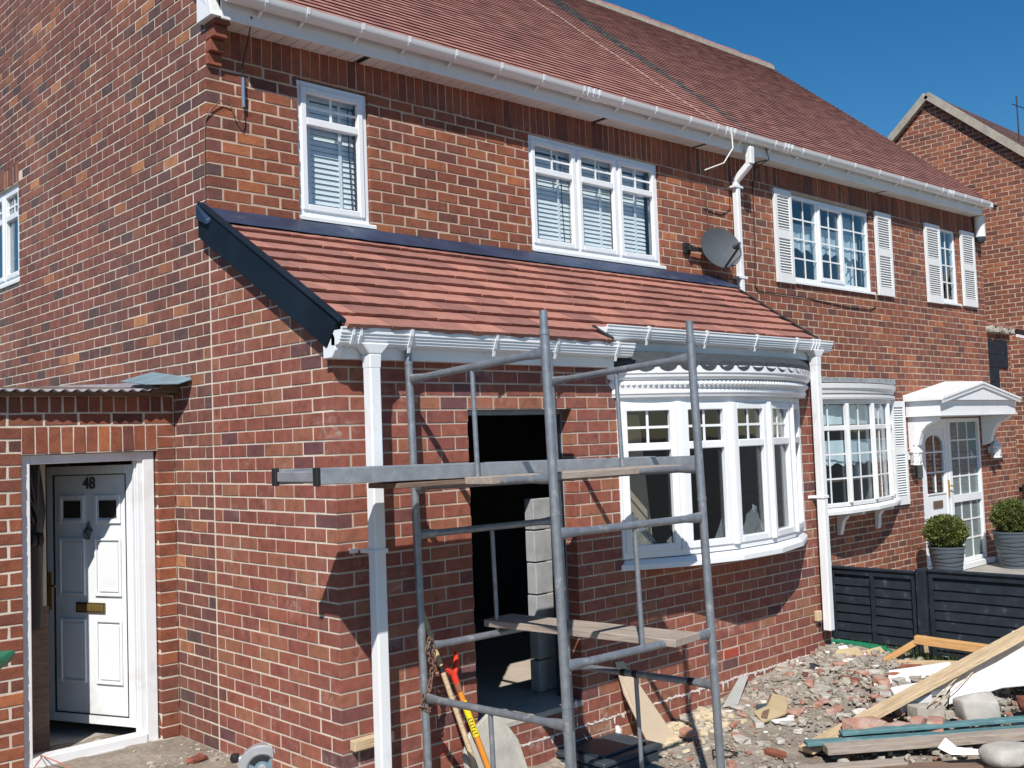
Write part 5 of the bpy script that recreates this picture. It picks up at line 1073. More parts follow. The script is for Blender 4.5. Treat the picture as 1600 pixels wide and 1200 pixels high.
# =================================================================== scaffold tower and boards
def S3(v): return tuple(CAM[i] + (v[i] - CAM[i]) * 1.045 for i in range(3))
TA, TB, TC_, TD = (0.282, -1.813), (0.225, -2.941), (1.283, -2.995), (1.340, -1.866)
LX, LY = 0.005, 0.034
def TP3(c, z): return Vector(S3((c[0] + LX * z, c[1] + LY * z, z + (0.054 if c in (TB, TC_) else 0.0))))
TW = thing('scaffold_tower', (0.93, -2.30, -0.15), 'galvanised steel scaffold tower standing in front of the porch doorway', 'scaffold tower')
def fr_tower(a, b, ztop, rt_, rb_, zbot, spig=0.0):
    mb = MB(); t = 0.0215
    P1, P2 = TP3(a, rt_), TP3(b, rt_); d = (P2 - P1).normalized()
    o = None
    for i, c in enumerate((a, b)):
        mb = MB(); mb.tube([TP3(c, zbot), TP3(c, ztop - 0.008)], 0.0235, 14); mb.tube([TP3(c, ztop - 0.01), TP3(c, ztop + 0.010)], 0.0255, 14)
        if spig: mb.tube([TP3(c, ztop), TP3(c, ztop + spig)], 0.0205, 14)
        if o is None: o = obj('frame', mb, GALV, TW, smooth=True)
        else: obj('upright', mb, GALV, o, smooth=True)
    for z in (rt_, rb_):
        if z is None: continue
        A_, B_ = TP3(a, z), TP3(b, z); d = (B_ - A_).normalized(); mb = MB()
        mb.tube([A_ + d * .02, A_ + d * .09, A_ + d * .15, B_ - d * .15, B_ - d * .09, B_ - d * .02], [0.024, 0.023, 0.0205, 0.0205, 0.023, 0.024], 12, squash=[(1.25, .55), (1.15, .7), (1, 1), (1, 1), (1.15, .7), (1.25, .55)]); obj('rail', mb, GALV, o, smooth=True)
    M1 = (TP3(a, rt_) + TP3(b, rt_)) / 2; M2 = (TP3(a, rb_) + TP3(b, rb_)) / 2 if rb_ else (TP3(a, zbot) + TP3(b, zbot)) / 2
    mb = MB(); mb.tube([M2, M1 - Vector((0, 0, 0.02))], 0.0135, 10); obj('strut', mb, GALV, o, smooth=True)
for a, b in ((TA, TB), (TD, TC_)):
    fr_tower(a, b, 2.378, 2.286, 1.694, 1.529, 0.105); fr_tower(a, b, 0.652, 0.560, None, -0.20)
for a, b in ((TA, TD), (TB, TC_)): fr_tower(a, b, 1.529, 1.433, 0.827, 0.652)
for c in (TA, TB, TC_, TD):
    mb = MB(); p = TP3(c, -0.17); mb.box((p.x - 0.06, p.y - 0.06, gz(p.x, p.y) - 0.02), (p.x + 0.06, p.y + 0.06, gz(p.x, p.y) + 0.008)); obj('foot_plate', mb, GALV, TW)
for c, z in ((TD, 0.57), (TD, 0.55)):
    pass
# black tape wraps on the low rail
for k in (0.42, 0.50, 0.86):
    P = TP3(TD, 0.560).lerp(TP3(TC_, 0.560), k); d = (TP3(TC_, 0.56) - TP3(TD, 0.56)).normalized(); mb = MB(); mb.tube([P - d * 0.018, P + d * 0.018], 0.0225, 12); obj('tape_wrap', mb, BLACKP, TW, smooth=True)
st = thing('aluminium_staging', (0.9, -1.92, 1.72), 'long grey extending aluminium staging board lying through the scaffold tower', 'staging board')
zb = lambda x: 1.757 - 0.0145 * (x + 0.8)
def sbox(mb, x0, x1, y0, y1, h0, h1): mb.hexa([(x0, y0, zb(x0) + h0), (x1, y0, zb(x1) + h0), (x1, y1, zb(x1) + h0), (x0, y1, zb(x0) + h0), (x0, y0, zb(x0) + h1), (x1, y0, zb(x1) + h1), (x1, y1, zb(x1) + h1), (x0, y1, zb(x0) + h1)])
for y in (-2.12, -1.745):
    mb = MB(); sbox(mb, -0.545, 2.40, y, y + 0.030, 0.0, 0.076); obj('side_rail', mb, GALVD, st, bevel=0.003)
    mb = MB(); sbox(mb, -0.566, -0.544, y - .003, y + 0.036, -0.006, 0.082); obj('end_cap', mb, BLACKP, st, bevel=0.003)
mb = MB(); sbox(mb, -0.555, -0.535, -2.085, -1.745, 0.014, 0.062); obj('end_bar', mb, GALVD, st, bevel=0.003)
for i in range(5):
    y0 = -2.088 + i * 0.068; mb = MB(); sbox(mb, -0.54, 2.38, y0, y0 + 0.062, 0.050, 0.066); obj('deck_strip', mb, GALVD, st)
def plank(name, a, b, wv, hv, mat, label, cat='plank', bev=0.003, group=None):
    mb = MB(); mb.bar(a, b, wv, hv); a_, b_ = Vector(a), Vector(b); d = (b_ - a_); L = d.length; ax_ = d.normalized()
    # build it along local x so that the grain follows it
    wv, hv = Vector(wv), Vector(hv); m2 = MB(); nseg = 6; rnd = random.Random(hash(label) % 1000 if False else sum(map(ord, label)))
    w_, h_ = wv.length, hv.length; ring = []
    for i in range(nseg + 1):
        x = L * i / nseg; e = rnd.uniform(-.0015, .0015)
        ring += [(x, -w_ + e, -h_), (x, w_ + e, -h_), (x, w_ - e, h_ + e), (x, -w_, h_)]
    fs = [(4 * i + k, 4 * i + (k + 1) % 4, 4 * i + 4 + (k + 1) % 4, 4 * i + 4 + k) for i in range(nseg) for k in range(4)] + [(3, 2, 1, 0), (4 * nseg, 4 * nseg + 1, 4 * nseg + 2, 4 * nseg + 3)]
    m2.add(ring, fs); me = m2.mesh(name, [mat]); o = bpy.data.objects.new(name, me); col.objects.link(o)
    Y = wv.normalized(); Z = ax_.cross(Y).normalized(); Y = Z.cross(ax_)
    o.matrix_world = Matrix(((ax_.x, Y.x, Z.x, a_.x), (ax_.y, Y.y, Z.y, a_.y), (ax_.z, Y.z, Z.z, a_.z), (0, 0, 0, 1)))
    if bev: b = o.modifiers.new('bevel', 'BEVEL'); b.width = bev; b.segments = 1; b.limit_method = 'ANGLE'; b.angle_limit = math.radians(50)
    WO[o.name] = a_; return tag(o, label, cat, group)
plank('plank', (0.33, -2.24, 1.728), (1.93, -2.24, 1.724), (0, 0.105, 0), (0, 0, 0.019), W_GREY, 'short weathered wooden plank beside the aluminium staging on the tower')
plank('plank', (-0.10, -2.00, 1.724), (0.86, -2.00, 1.722), (0, 0.13, 0), (0, 0, 0.013), W_DARK, 'dark short plank sandwiched under the aluminium staging at its left part')
plank('plank', (1.08, -1.52, 0.835), (1.225, -2.86, 0.842), (0.125, 0.012, 0), (0, 0, 0.020), W_GREY, 'wooden plank laid across the lower rails of the scaffold tower')

# chain
def chain(name, pts, r, label, link=0.045):
    t = thing(name, pts[0], label, 'chain'); P = [Vector(p) for p in pts]; L = [0]
    for a, b in zip(P, P[1:]): L.append(L[-1] + (b - a).length)
    s = 0; i = 0; meshes = []
    for v in range(2):
        mb = MB(); mb.tube([(0.0, 0.0 + 0.012 * math.cos(q), 0.021 * math.sin(q)) for q in [2 * math.pi * k / 10 for k in range(11)]], r, 5, cap=False); meshes.append(mb.mesh('link', [RUST], smooth=True))
    while s < L[-1]:
        k = max(j for j in range(len(L) - 1) if L[j] <= s); d = (P[k + 1] - P[k]).normalized(); p = P[k] + d * (s - L[k])
        o = bpy.data.objects.new('link', meshes[i % 2]); col.objects.link(o); o.parent = t
        X = Vector((0, 1, 0)) if i % 2 else Vector((1, 0, 0)); X = (X - d * X.dot(d)).normalized(); Y = d.cross(X)
        o.matrix_local = Matrix(((X.x, Y.x, d.x, p.x - P[0].x), (X.y, Y.y, d.y, p.y - P[0].y), (X.z, Y.z, d.z, p.z - P[0].z), (0, 0, 0, 1))); s += 0.031; i += 1
    return t
pA = TP3(TA, 0.83); pB = TP3(TA, 0.575)
chain('rusty_chain', [pB + Vector((0.0, -.03, 0.02)), pB + Vector((0.05, -0.02, 0.12)), pA + Vector((0.06, -.03, -0.06)), pA + Vector((0.05, -.03, 0.03)), pA + Vector((0.02, -.045, 0.05)), pA + Vector((0.0, -.04, -0.01)), pA + Vector((0.035, -.04, -0.1)), pB + Vector((0.03, -.03, 0.10)), pB + Vector((0.01, -.035, 0.03)), pB + Vector((-0.03, -.03, 0.0)), pB + Vector((-0.035, -.02, -0.06)), pB + Vector((0.0, -.03, -0.08)), pB + Vector((0.035, -.03, -0.04))], 0.0042, 'rusty chain looped over two rails of the scaffold tower')
# spade and loose shaft leaning on the wall
sp = thing('spade', (0.9, -1.62, -0.1), 'spade with red D-handle and yellow shaft label leaning on the brick wall', 'spade')
a, b = Vector((0.735, -1.50, 0.56)), Vector((0.86, -1.66, -0.02))
d = (b - a).normalized(); sd2 = Vector((1, 0.1, 0)).normalized()
mb = MB(); mb.tube([a - sd2 * 0.085 - d * 0.13, a - sd2 * 0.045 - d * 0.05, a], [0.013, 0.018, 0.020], 8); mb.tube([a + sd2 * 0.085 - d * 0.13, a + sd2 * 0.045 - d * 0.05, a], [0.013, 0.018, 0.020], 8); mb.tube([a - d * 0.01, a + d * 0.05], [0.024, 0.020], 10); obj('handle', mb, REDP, sp, smooth=True)
mb = MB(); mb.tube([a + d * 0.05, a + d * 0.10], 0.021, 10); obj('socket', mb, plain('brown_wood', (0.24, 0.09, 0.05), 0.6), sp, smooth=True)
mb = MB(); mb.tube([a + d * 0.10, b], 0.018, 10); obj('shaft', mb, ORANGEP, sp, smooth=True)
mb = MB(); mb.tube([a + d * 0.16, a + d * 0.375], 0.0205, 10); obj('shaft_label', mb, YELLOWP, sp, smooth=True)
fwd = (CAM - (a + d * 0.3)).normalized(); fwd = (fwd - d * fwd.dot(d)).normalized()
for k in range(6):   # dark lettering strokes on the label
    c = a + d * (0.265 + k * 0.018) + fwd * 0.0208; s_ = d.cross(fwd); mb = MB(); mb.bar(c - s_ * 0.010, c + s_ * 0.010, d * 0.0016, fwd * 0.0012); mb.bar(c - s_ * (0.010 if k % 2 else -0.010) - d * 0.005, c - s_ * (0.010 if k % 2 else -0.010) + d * 0.006, s_ * 0.002, fwd * 0.0012); obj('lettering', mb, BLACKP, sp)
mb = MB(); e = b; mb.bar(e, e + d * 0.22, sd2 * 0.085, d.cross(sd2) * 0.004); obj('blade', mb, STEEL, sp)
shf = thing('tool_shaft', (0.86, -1.6, -0.1), 'long pale wooden tool shaft with black band leaning on the wall beside the spade', 'shaft')
a, b = Vector((0.555, -1.44, 0.965)), Vector((0.80, -1.70, -0.17)); mb = MB(); mb.tube([a, a.lerp(b, .5), b], 0.0155, 10); obj('shaft', mb, W_PALE, shf, smooth=True)
mb = MB(); d = (b - a).normalized(); c = a + d * 0.345; mb.tube([c, c + d * 0.04], 0.0168, 10); obj('band', mb, BLACKP, shf, smooth=True)
# stone slab, cardboard, dark crate
def slab(name, pts, th, mat, label, cat, bev=0.006):
    p = [Vector(q) for q in pts]; n = (p[1] - p[0]).cross(p[2] - p[0]).normalized(); m = len(p); mb = MB()
    mb.add([q - n * th / 2 for q in p] + [q + n * th / 2 for q in p], [tuple(range(m - 1, -1, -1)), tuple(range(m, 2 * m))] + [(i, (i + 1) % m, m + (i + 1) % m, m + i) for i in range(m)])
    return obj(name, mb, mat, label=label, cat=cat, bevel=bev)
slab('stone_slab', [(0.74, -1.67, -0.22), (1.22, -1.66, -0.24), (1.17, -1.56, 0.10), (1.075, -1.50, 0.262), (1.00, -1.49, 0.285), (0.81, -1.52, 0.20), (0.72, -1.58, 0.10)], 0.035, CONCRETE, 'pale concrete slab leaning under the doorway behind the scaffold', 'slab')
slab('cardboard_sheet', [(2.31, -1.66, -0.19), (2.60, -1.66, -0.20), (2.42, -1.45, 0.20), (2.33, -1.43, 0.36), (2.245, -1.43, 0.37), (2.245, -1.50, 0.16)], 0.008, CARD, 'cardboard sheet leaning on the brick wall below the bow window', 'cardboard', 0)
cr = thing('plastic_box', (1.95, -1.75, -0.2), 'dark blue-grey plastic box on the ground against the brickwork', 'box')
mb = MB(); x0, x1, y0, y1, z0, z1 = 1.62, 2.17, -1.86, -1.46, -0.30, -0.09
mb.box((x0, y0, z0), (x1, y1, z1 - 0.03)); obj('body', mb, GREYPL, cr, bevel=0.02); mb = MB(); mb.box((x0 - .015, y0 - .015, z1 - 0.03), (x1 + .015, y1 + .015, z1)); mb.box((x0 + .06, y0 + .06, z1), (x1 - .06, y1 - .06, z1 + 0.015)); obj('lid', mb, GREYPL, cr, bevel=0.008)
mb = MB(); mb.rock((2.21, -1.46, -0.10), (0.035, 0.02, 0.045), seed=5); obj('mortar_lump', mb, PVC2, label='white mortar splash on the brick base beside the cardboard sheet', cat='mortar')

# =================================================================== chop saw at the bottom edge
sw_ = thing('chop_saw', (-0.12, -0.55, 0), 'silver circular saw guard with blue blade disc, at the bottom edge', 'saw')
c = Vector((-0.03, -0.60, 0.02)); axs = Vector((-0.58, -0.81, 0.05)).normalized()
ux = axs.cross(Vector((0, 0, 1))).normalized(); vx = ux.cross(axs)
def disc(c, r0, r1, h0, h1, a0, a1, n, mat, nm, **k):
    mb = MB(); vs = []
    for i in range(n + 1):
        t = a0 + (a1 - a0) * i / n; dd = ux * math.cos(t) + vx * math.sin(t)
        vs += [c + dd * r0 + axs * h0, c + dd * r1 + axs * h0, c + dd * r1 + axs * h1, c + dd * r0 + axs * h1]
    mb.add(vs, [(4 * i + q, 4 * i + 4 + q, 4 * i + 4 + (q + 1) % 4, 4 * i + (q + 1) % 4) for i in range(n) for q in range(4)]); return obj(nm, mb, mat, sw_, bevel=k.get('bevel', 0.004))
disc(c, 0.085, 0.145, -0.05, 0.045, -0.3, math.pi + 0.3, 26, SILVERP, 'guard', bevel=0.01); disc(c, 0.0, 0.088, -0.02, 0.028, 0, 2 * math.pi, 28, plain('blue_disc', (0.22, 0.33, 0.40), 0.35, 0.2, metal=0.5), 'disc_cover'); disc(c, 0.0, 0.03, 0.02, 0.045, 0, 2 * math.pi, 18, SILVERP, 'hub')
disc(c, 0.05, 0.082, 0.026, 0.033, 0.5, 2.2, 12, BLACKP, 'vent_ring')
mb = MB(); p = c + ux * (-0.10) + vx * 0.115; mb.tube([p - axs * 0.03, p + axs * 0.065], 0.028, 14); obj('port', mb, SILVERP, sw_, smooth=True); mb = MB(); mb.tube([p + axs * 0.064, p + axs * 0.067], 0.019, 14); obj('port_hole', mb, BLACKP, sw_, smooth=True)
mb = MB(); p = c + ux * 0.16 + vx * 0.07; mb.tube([c + ux * 0.10 + vx * 0.06, p], [0.03, 0.015], 10); obj('arm', mb, SILVERP, sw_, smooth=True); mb = MB(); mb.lathe(p - Vector((0, 0, .02)), [(0, 0), (0.025, 0.0), (0.032, 0.02), (0.025, 0.045), (0, 0.05)], 12); obj('knob', mb, BLACKP, sw_, smooth=True)
# green bin lid corner at the left edge
gb = thing('green_bin', (-1.75, -0.75, 0), 'green wheelie bin corner at the left edge', 'bin')
mb = MB(); mb.hexa([(-2.2, -1.1, -0.05), (-1.85, -1.1, -0.05), (-1.85, -0.62, -0.05), (-2.2, -0.62, -0.05), (-2.25, -1.15, 0.90), (-1.80, -1.15, 0.90), (-1.80, -0.58, 0.90), (-2.25, -0.58, 0.90)]); obj('body', mb, GREENP, gb, bevel=0.02)
mb = MB(); mb.hexa([(-2.28, -1.15, 0.905), (-1.72, -1.10, 0.905), (-1.50, -0.80, 0.93), (-2.28, -0.62, 0.905), (-2.24, -1.1, 0.96), (-1.72, -1.05, 0.965), (-1.475, -0.79, 0.985), (-2.24, -0.65, 1.03)]); obj('lid', mb, GREENP, gb, bevel=0.012)
cable('cord', [(-1.35, 0.35, 0.012), (-1.02, 0.46, 0.012), (-0.93, 0.52, 0.07), (-0.90, 0.62, 0.065), (-0.86, 0.45, 0.05), (-0.80, 0.30, 0.012), (-0.86, 0.1, 0.012)], 0.004, plain('pink_cord', (0.45, 0.16, 0.12), 0.6), 'thin reddish cord lying over the white threshold of the side door')

# =================================================================== fence, planters, bins
FN = thing('fence', (5.35, -2.2, -0.1), 'low black-stained wooden panel fence between the two front gardens', 'fence')
def fpanel(y0, y1, zt, zbm, seed):
    rnd = random.Random(seed); n = 8; h = (zt - 0.05 - zbm) / n
    for i in range(n):
        z = zbm + i * h; mb = MB(); segs = 8; vs = []
        for k in range(segs + 1):
            y = y0 + (y1 - y0) * k / segs; e = rnd.uniform(-.004, .004)
            vs += [(5.352, y, z - 0.012 + e), (5.366, y, z - 0.012 + e), (5.362, y, z + h + 0.006 + e * .5), (5.354, y, z + h + 0.006 + e * .5)]
            vs[-4] = (5.336, y, z - 0.012 + e)
        mb.add(vs, [(4 * k + q, 4 * k + 4 + q, 4 * k + 4 + (q + 1) % 4, 4 * k + (q + 1) % 4) for k in range(segs) for q in range(4)] + [(0, 3, 2, 1), (4 * segs, 4 * segs + 1, 4 * segs + 2, 4 * segs + 3)]); obj('board', mb, FENCE, FN)
    mb = MB(); mb.box((5.325, y1, zt - 0.05), (5.372, y0, zt)); mb.box((5.310, y1, zt), (5.388, y0, zt + 0.018)); obj('top_rail', mb, FENCE, FN, bevel=0.003)
    for yy in (y0 - 0.02, (y0 + y1) / 2, y1 + 0.02): mb = MB(); mb.box((5.316, yy - 0.018, zbm), (5.336, yy + 0.018, zt - 0.05)); obj('batten', mb, FENCE, FN, bevel=0.003)
fpanel(-1.33, -2.13, 0.675, -0.02, 1); fpanel(-2.24, -4.0, 0.70, -0.02, 2)
for y in (-2.185,): mb = MB(); mb.box((5.29, y - 0.045, -0.15), (5.375, y + 0.045, 0.72)); obj('post', mb, FENCE, FN, bevel=0.008)
mb = MB(); mb.bar((5.285, -2.215, -0.03), (5.284, -2.20, 0.17), (0, 0.018, 0), (0.003, 0, 0)); obj('split_wood', mb, W_PALE, FN)
def planter(x, y, label, r=0.19, h=0.42, zg=-0.06, rb=0.30):
    t = thing('potted_bush', (x, y, zg), label, 'potted plant', 'clipped bushes in grey pots by the canopied door')
    z0 = zg; mb = MB(); prof = [(0.0, 0.0), (r * 0.68, 0.0)]
    for i in range(18):
        k = i / 18; prof.append((r * (0.68 + 0.32 * k) + (0.004 if i % 3 == 0 else 0), h * k)); 
    prof += [(r * 1.03, h - 0.02), (r * 1.03, h), (r * 0.95, h), (r * 0.93, h - 0.05), (0, h - 0.05)]; mb.lathe((x, y, z0), prof, 32); obj('pot', mb, PLANT, t, smooth=True)
    for i in range(8):   # wavy ribs pressed round the pot
        zz = h * (0.10 + 0.105 * i); rr = r * (0.68 + 0.32 * zz / h) + 0.005; ph = i * 1.3
        mb = MB(); mb.tube([(x + (rr) * math.cos(a), y + (rr) * math.sin(a), z0 + zz + 0.008 * math.sin(3 * a + ph)) for a in [2 * math.pi * k / 36 for k in range(37)]], 0.0035, 4, cap=False); obj('rib', mb, BLACKP, t)
    rnd = random.Random(int(x * 10)); mb = MB(); cz = z0 + h + rb * 0.72
    for i in range(13000):
        u, v = rnd.uniform(-1, 1), rnd.uniform(0, 6.283); q = math.sqrt(1 - u * u); lump = 1 + 0.10 * math.sin(5 * v + 3 * u) * math.cos(4 * u * 3 + v) + 0.05 * math.sin(11 * v)
        rr = rb * lump * (rnd.uniform(0.80, 1.0) if i % 5 else rnd.uniform(0.55, .8)) * (1 if i % 40 else 1.07); dd = Vector((q * math.cos(v), q * math.sin(v), u * 0.82)); c = Vector((x, y, cz)) + dd * rr
        d1 = (dd + Vector((rnd.uniform(-.8, .8), rnd.uniform(-.8, .8), rnd.uniform(-.5, .9)))).normalized(); d2 = d1.cross(Vector((rnd.uniform(-1, 1), rnd.uniform(-1, 1), rnd.uniform(-1, 1)))).normalized(); L = rnd.uniform(0.018, 0.032); W = L * 0.30
        mb.add([c, c + d1 * L * .5 + d2 * W, c + d1 * L, c + d1 * L * .5 - d2 * W], [(0, 1, 2, 3)], rnd.random())
    mb.lathe((x, y, cz), [(0.0, -rb * .6), (rb * .45, -rb * .5), (rb * .68, -rb * .2), (rb * .70, rb * .15), (rb * .45, rb * .5), (0.0, rb * .62)], 14, tone=0.0)
    obj('foliage', mb, LEAFM, t, kind='stuff')
def leaf_mat(nm, stops):
    m, t, b = nodes(nm); a = N(t, 'ShaderNodeAttribute', attribute_name='tone'); c = ramp(t, a.outputs['Fac'], stops)
    c = mix(t, ramp(t, noise(t, pos(t), 9, 4), [(0.5, 0.0), (0.72, 0.6)]), c, (0.16, 0.10, 0.035))
    t.links.new(c, b.inputs['Base Color']); b.inputs['Roughness'].default_value = 0.5; return m
LEAFM = leaf_mat('bush_leaf', [(0.0, (0.020, 0.035, 0.008)), (0.5, (0.085, 0.125, 0.022)), (0.85, (0.18, 0.20, 0.045)), (1.0, (0.26, 0.24, 0.07))])
GRASSM = leaf_mat('grass_blade', [(0.0, (0.035, 0.075, 0.012)), (0.6, (0.075, 0.145, 0.025)), (1.0, (0.20, 0.20, 0.06))])
planter(9.62, -0.46, 'round clipped bush in grey ribbed pot left of the canopied door', r=0.215, h=0.48, rb=0.245)
planter(11.62, -0.50, 'round clipped bush in grey ribbed pot right of the canopied door', r=0.27, h=0.50, rb=0.275)
bb = thing('brown_bin', (14.1, 0.0, -0.05), 'brown wheelie bin at the right edge behind the pots', 'bin')
mb = MB(); mb.hexa([(13.75, -0.25, -0.05), (14.25, -0.25, -0.05), (14.25, 0.3, -0.05), (13.75, 0.3, -0.05), (13.72, -0.3, 0.90), (14.3, -0.3, 0.90), (14.3, 0.35, 0.90), (13.72, 0.35, 0.90)]); obj('body', mb, BIN, bb, bevel=0.02)
mb = MB(); mb.hexa([(13.66, -0.38, 0.89), (14.35, -0.38, 0.89), (14.35, 0.38, 0.92), (13.66, 0.38, 0.92), (13.72, -0.34, 0.95), (14.3, -0.34, 0.95), (14.3, 0.38, 1.02), (13.72, 0.38, 1.02)]); obj('lid', mb, BIN, bb, bevel=0.015)
bb = thing('black_bin', (13.35, 0.0, -0.05), 'black bin half hidden beside the brown bin', 'bin')
mb = MB(); mb.hexa([(13.1, -0.15, -0.05), (13.55, -0.15, -0.05), (13.55, 0.35, -0.05), (13.1, 0.35, -0.05), (13.08, -0.2, 0.72), (13.6, -0.2, 0.72), (13.6, 0.4, 0.72), (13.08, 0.4, 0.72)]); obj('body', mb, BLACKP, bb, bevel=0.02)
mb = MB(); mb.box((13.06, -0.24, 0.72), (13.12, -0.10, 1.0)); mb.box((13.06, -0.24, 0.72), (13.62, 0.4, 0.76)); obj('handle', mb, BLACKP, bb, bevel=0.01)

# =================================================================== debris
rnd = random.Random(77); HEAP = []
plank('timber', (2.90, -2.49, gz(2.9, -2.5) + 0.045), (5.29, -3.22, 0.415), (0.035, 0.060, 0), (0, 0, 0.017), W_PALE, 'long pale pine board slanting up across the rubble pile', 'timber')
plank('timber', (3.06, -2.66, -0.075), (4.75, -4.05, -0.03), (0.022, 0.028, 0), (0, 0, 0.012), TEAL, 'longer teal-painted batten lying in front of the rubble', 'timber')
plank('timber', (2.84, -2.53, -0.115), (4.6, -3.99, -0.085), (0.026, 0.034, 0), (0, 0, 0.012), TEAL, 'lower teal-painted batten under the other teal batten', 'timber')
plank('timber', (2.86, -2.66, -0.135), (4.6, -4.15, -0.08), (0.03, 0.042, 0), (0, 0, 0.026), W_GREY, 'grey squared timber directly below the teal battens', 'timber')
plank('timber', (2.52, -2.66, -0.20), (3.05, -3.10, -0.19), (0.032, 0.042, 0), (0, 0, 0.028), W_GREY, 'short grey timber offcut at the left end of the timber stack', 'timber')
plank('timber', (2.75, -2.95, -0.21), (4.3, -4.35, -0.17), (0.045, 0.055, 0), (0, 0, 0.030), W_DARK, 'dark old timber at the bottom of the timber stack', 'timber')
plank('timber', (4.98, -1.98, -0.06), (5.20, -3.0, 0.02), (0.035, 0.01, 0), (0, 0, 0.045), W_PALE, 'pale pine joist lying near the fence foot', 'timber')
plank('timber', (5.12, -2.20, 0.165), (5.22, -3.3, 0.12), (0.035, 0.005, 0), (0, 0, 0.033), W_ORANGE, 'orange fresh-cut timber propped near the fence post', 'timber')
plank('timber', (4.98, -1.98, -0.02), (5.12, -2.22, 0.155), (0.014, 0.012, 0), (0, 0, 0.022), W_ORANGE, 'short split orange timber propping up the orange joist', 'timber')
plank('timber', (4.90, -2.18, -0.03), (4.95, -3.1, 0.03), (0.03, 0.006, 0), (0, 0, 0.014), W_DARK, 'thin brown board lying on the pale joist near the fence', 'timber')
plank('timber', (3.72, -1.72, -0.10), (3.20, -1.98, -0.11), (0.01, 0.018, 0), (0, 0, 0.010), W_DARK, 'narrow brown stick on the rubble below the bow window', 'timber')
slab('white_board', [(3.95, -2.99, -0.01), (4.35, -3.20, 0.06), (4.75, -3.62, 0.10), (5.10, -3.55, 0.30), (5.05, -3.02, 0.33), (4.88, -2.93, 0.21), (4.45, -2.80, 0.115)], 0.012, PLAST, 'large white board on the rubble pile at the right edge', 'board', 0.002)
slab('white_board', [(4.30, -2.36, -0.04), (4.85, -2.66, 0.02), (4.95, -2.55, 0.05), (4.60, -2.22, 0.0)], 0.010, PLAST, 'narrow white strip of board behind the slanting pine timber', 'board', 0.002)
slab('white_block', [(3.74, -2.75, -0.05), (3.98, -2.86, 0.0), (4.16, -2.72, 0.04), (3.92, -2.58, 0.02)], 0.07, PLAST, 'white-faced broken block between the pine timber and the concrete lump', 'block', 0.006)
slab('white_block', [(4.02, -2.83, 0.02), (4.28, -2.98, 0.03), (4.42, -2.86, 0.08), (4.16, -2.72, 0.06)], 0.05, PLAST, 'white-faced broken piece tucked under the large white board', 'block', 0.006)
mb = MB(); mb.rock((3.98, -3.17, -0.02), (0.17, 0.11, 0.095), seed=21, rz=-0.65); o = obj('concrete_lump', mb, CONCRETE, label='big rounded concrete lump on the rubble, below the large white board', cat='stone', bevel=0.01, smooth=True); sb = o.modifiers.new('s', 'SUBSURF'); sb.levels = sb.render_levels = 2
mb = MB(); mb.rock((3.36, -3.60, -0.10), (0.20, 0.13, 0.07), seed=25, rz=-0.5); o = obj('concrete_lump', mb, CONCRETE, label='flat pale stone at the bottom right corner in front of the timbers', cat='stone', smooth=True); sb = o.modifiers.new('s', 'SUBSURF'); sb.levels = sb.render_levels = 2
mb = MB(); mb.rock((3.80, -2.90, -0.05), (0.13, 0.07, 0.055), seed=33, rz=-0.5); obj('brick_fragment', mb, MOSS, label='flat grey-brown stone left of the big concrete lump', cat='stone', bevel=0.006)
for i, (x, y, z, r, ml, lb_) in enumerate(((3.28, -2.72, -0.08, (0.14, 0.075, 0.065), TERRA, 'largest pinkish terracotta fragment under the slanting pine timber'), (3.42, -2.88, -0.09, (0.08, 0.06, 0.05), TERRA, 'smaller terracotta fragment right of the largest one'), (3.55, -2.95, -0.07, (0.06, 0.05, 0.05), TERRA, 'hollow red tile fragment left of the concrete lump'),
        (3.66, -3.03, -0.08, (0.15, 0.06, 0.045), TERRA, 'dusty flat red brick piece just behind the teal battens'), (4.32, -2.30, -0.03, (0.11, 0.05, 0.05), TERRA, 'broken red tile left of the narrow white strip'), (4.28, -3.42, -0.02, (0.10, 0.07, 0.05), B_FAR, 'broken brick below the large white board at the right edge'),
        (4.42, -3.42, -0.06, (0.08, 0.06, 0.05), CONCRETE, 'crumbly mortar lump at the right edge below the white board'), (2.60, -1.75, -0.13, (0.05, 0.04, 0.03), TERRA, 'small orange brick piece beside the right scaffold pole'))):
    mb = MB(); mb.rock((x, y, z), r, 0.6, seed=100 + i, rz=-0.5 + 0.3 * i); obj('brick_fragment', mb, ml, label=lb_, cat='rubble', bevel=0.004)
mb = MB(); mb.rock((-0.20, -0.10, 0.018), (0.075, 0.035, 0.020), 0.5, seed=9, rz=0.3); obj('brick_fragment', mb, B_NEW, label='flat red brick fragment on the concrete before the side door', cat='rubble', bevel=0.003)
slab('paper_scrap', [(4.98, -1.62, -0.03), (5.10, -1.65, -0.02), (5.09, -1.58, 0.05), (4.99, -1.56, 0.05)], 0.004, PLAST, 'small white card standing in the rubble near the brick corner', 'card', 0)
slab('paper_scrap', [(3.22, -2.06, -0.145), (3.37, -2.12, -0.145), (3.39, -2.07, -0.14), (3.24, -2.01, -0.14)], 0.010, PLAST, 'white tile offcut lying on the bare ground', 'tile', 0)
slab('kraft_paper', [(4.72, -1.72, -0.06), (4.95, -1.88, -0.03), (5.02, -1.72, 0.06), (4.88, -1.62, 0.05), (4.78, -1.62, 0.0)], 0.004, TANP, 'folded brown paper sheet in the rubble near the brick corner', 'paper', 0)
slab('kraft_paper', [(4.95, -1.90, -0.05), (5.12, -1.98, -0.02), (5.20, -1.84, 0.05), (5.03, -1.76, 0.03)], 0.004, TANP, 'second brown paper sheet, nearer the fence', 'paper', 0)
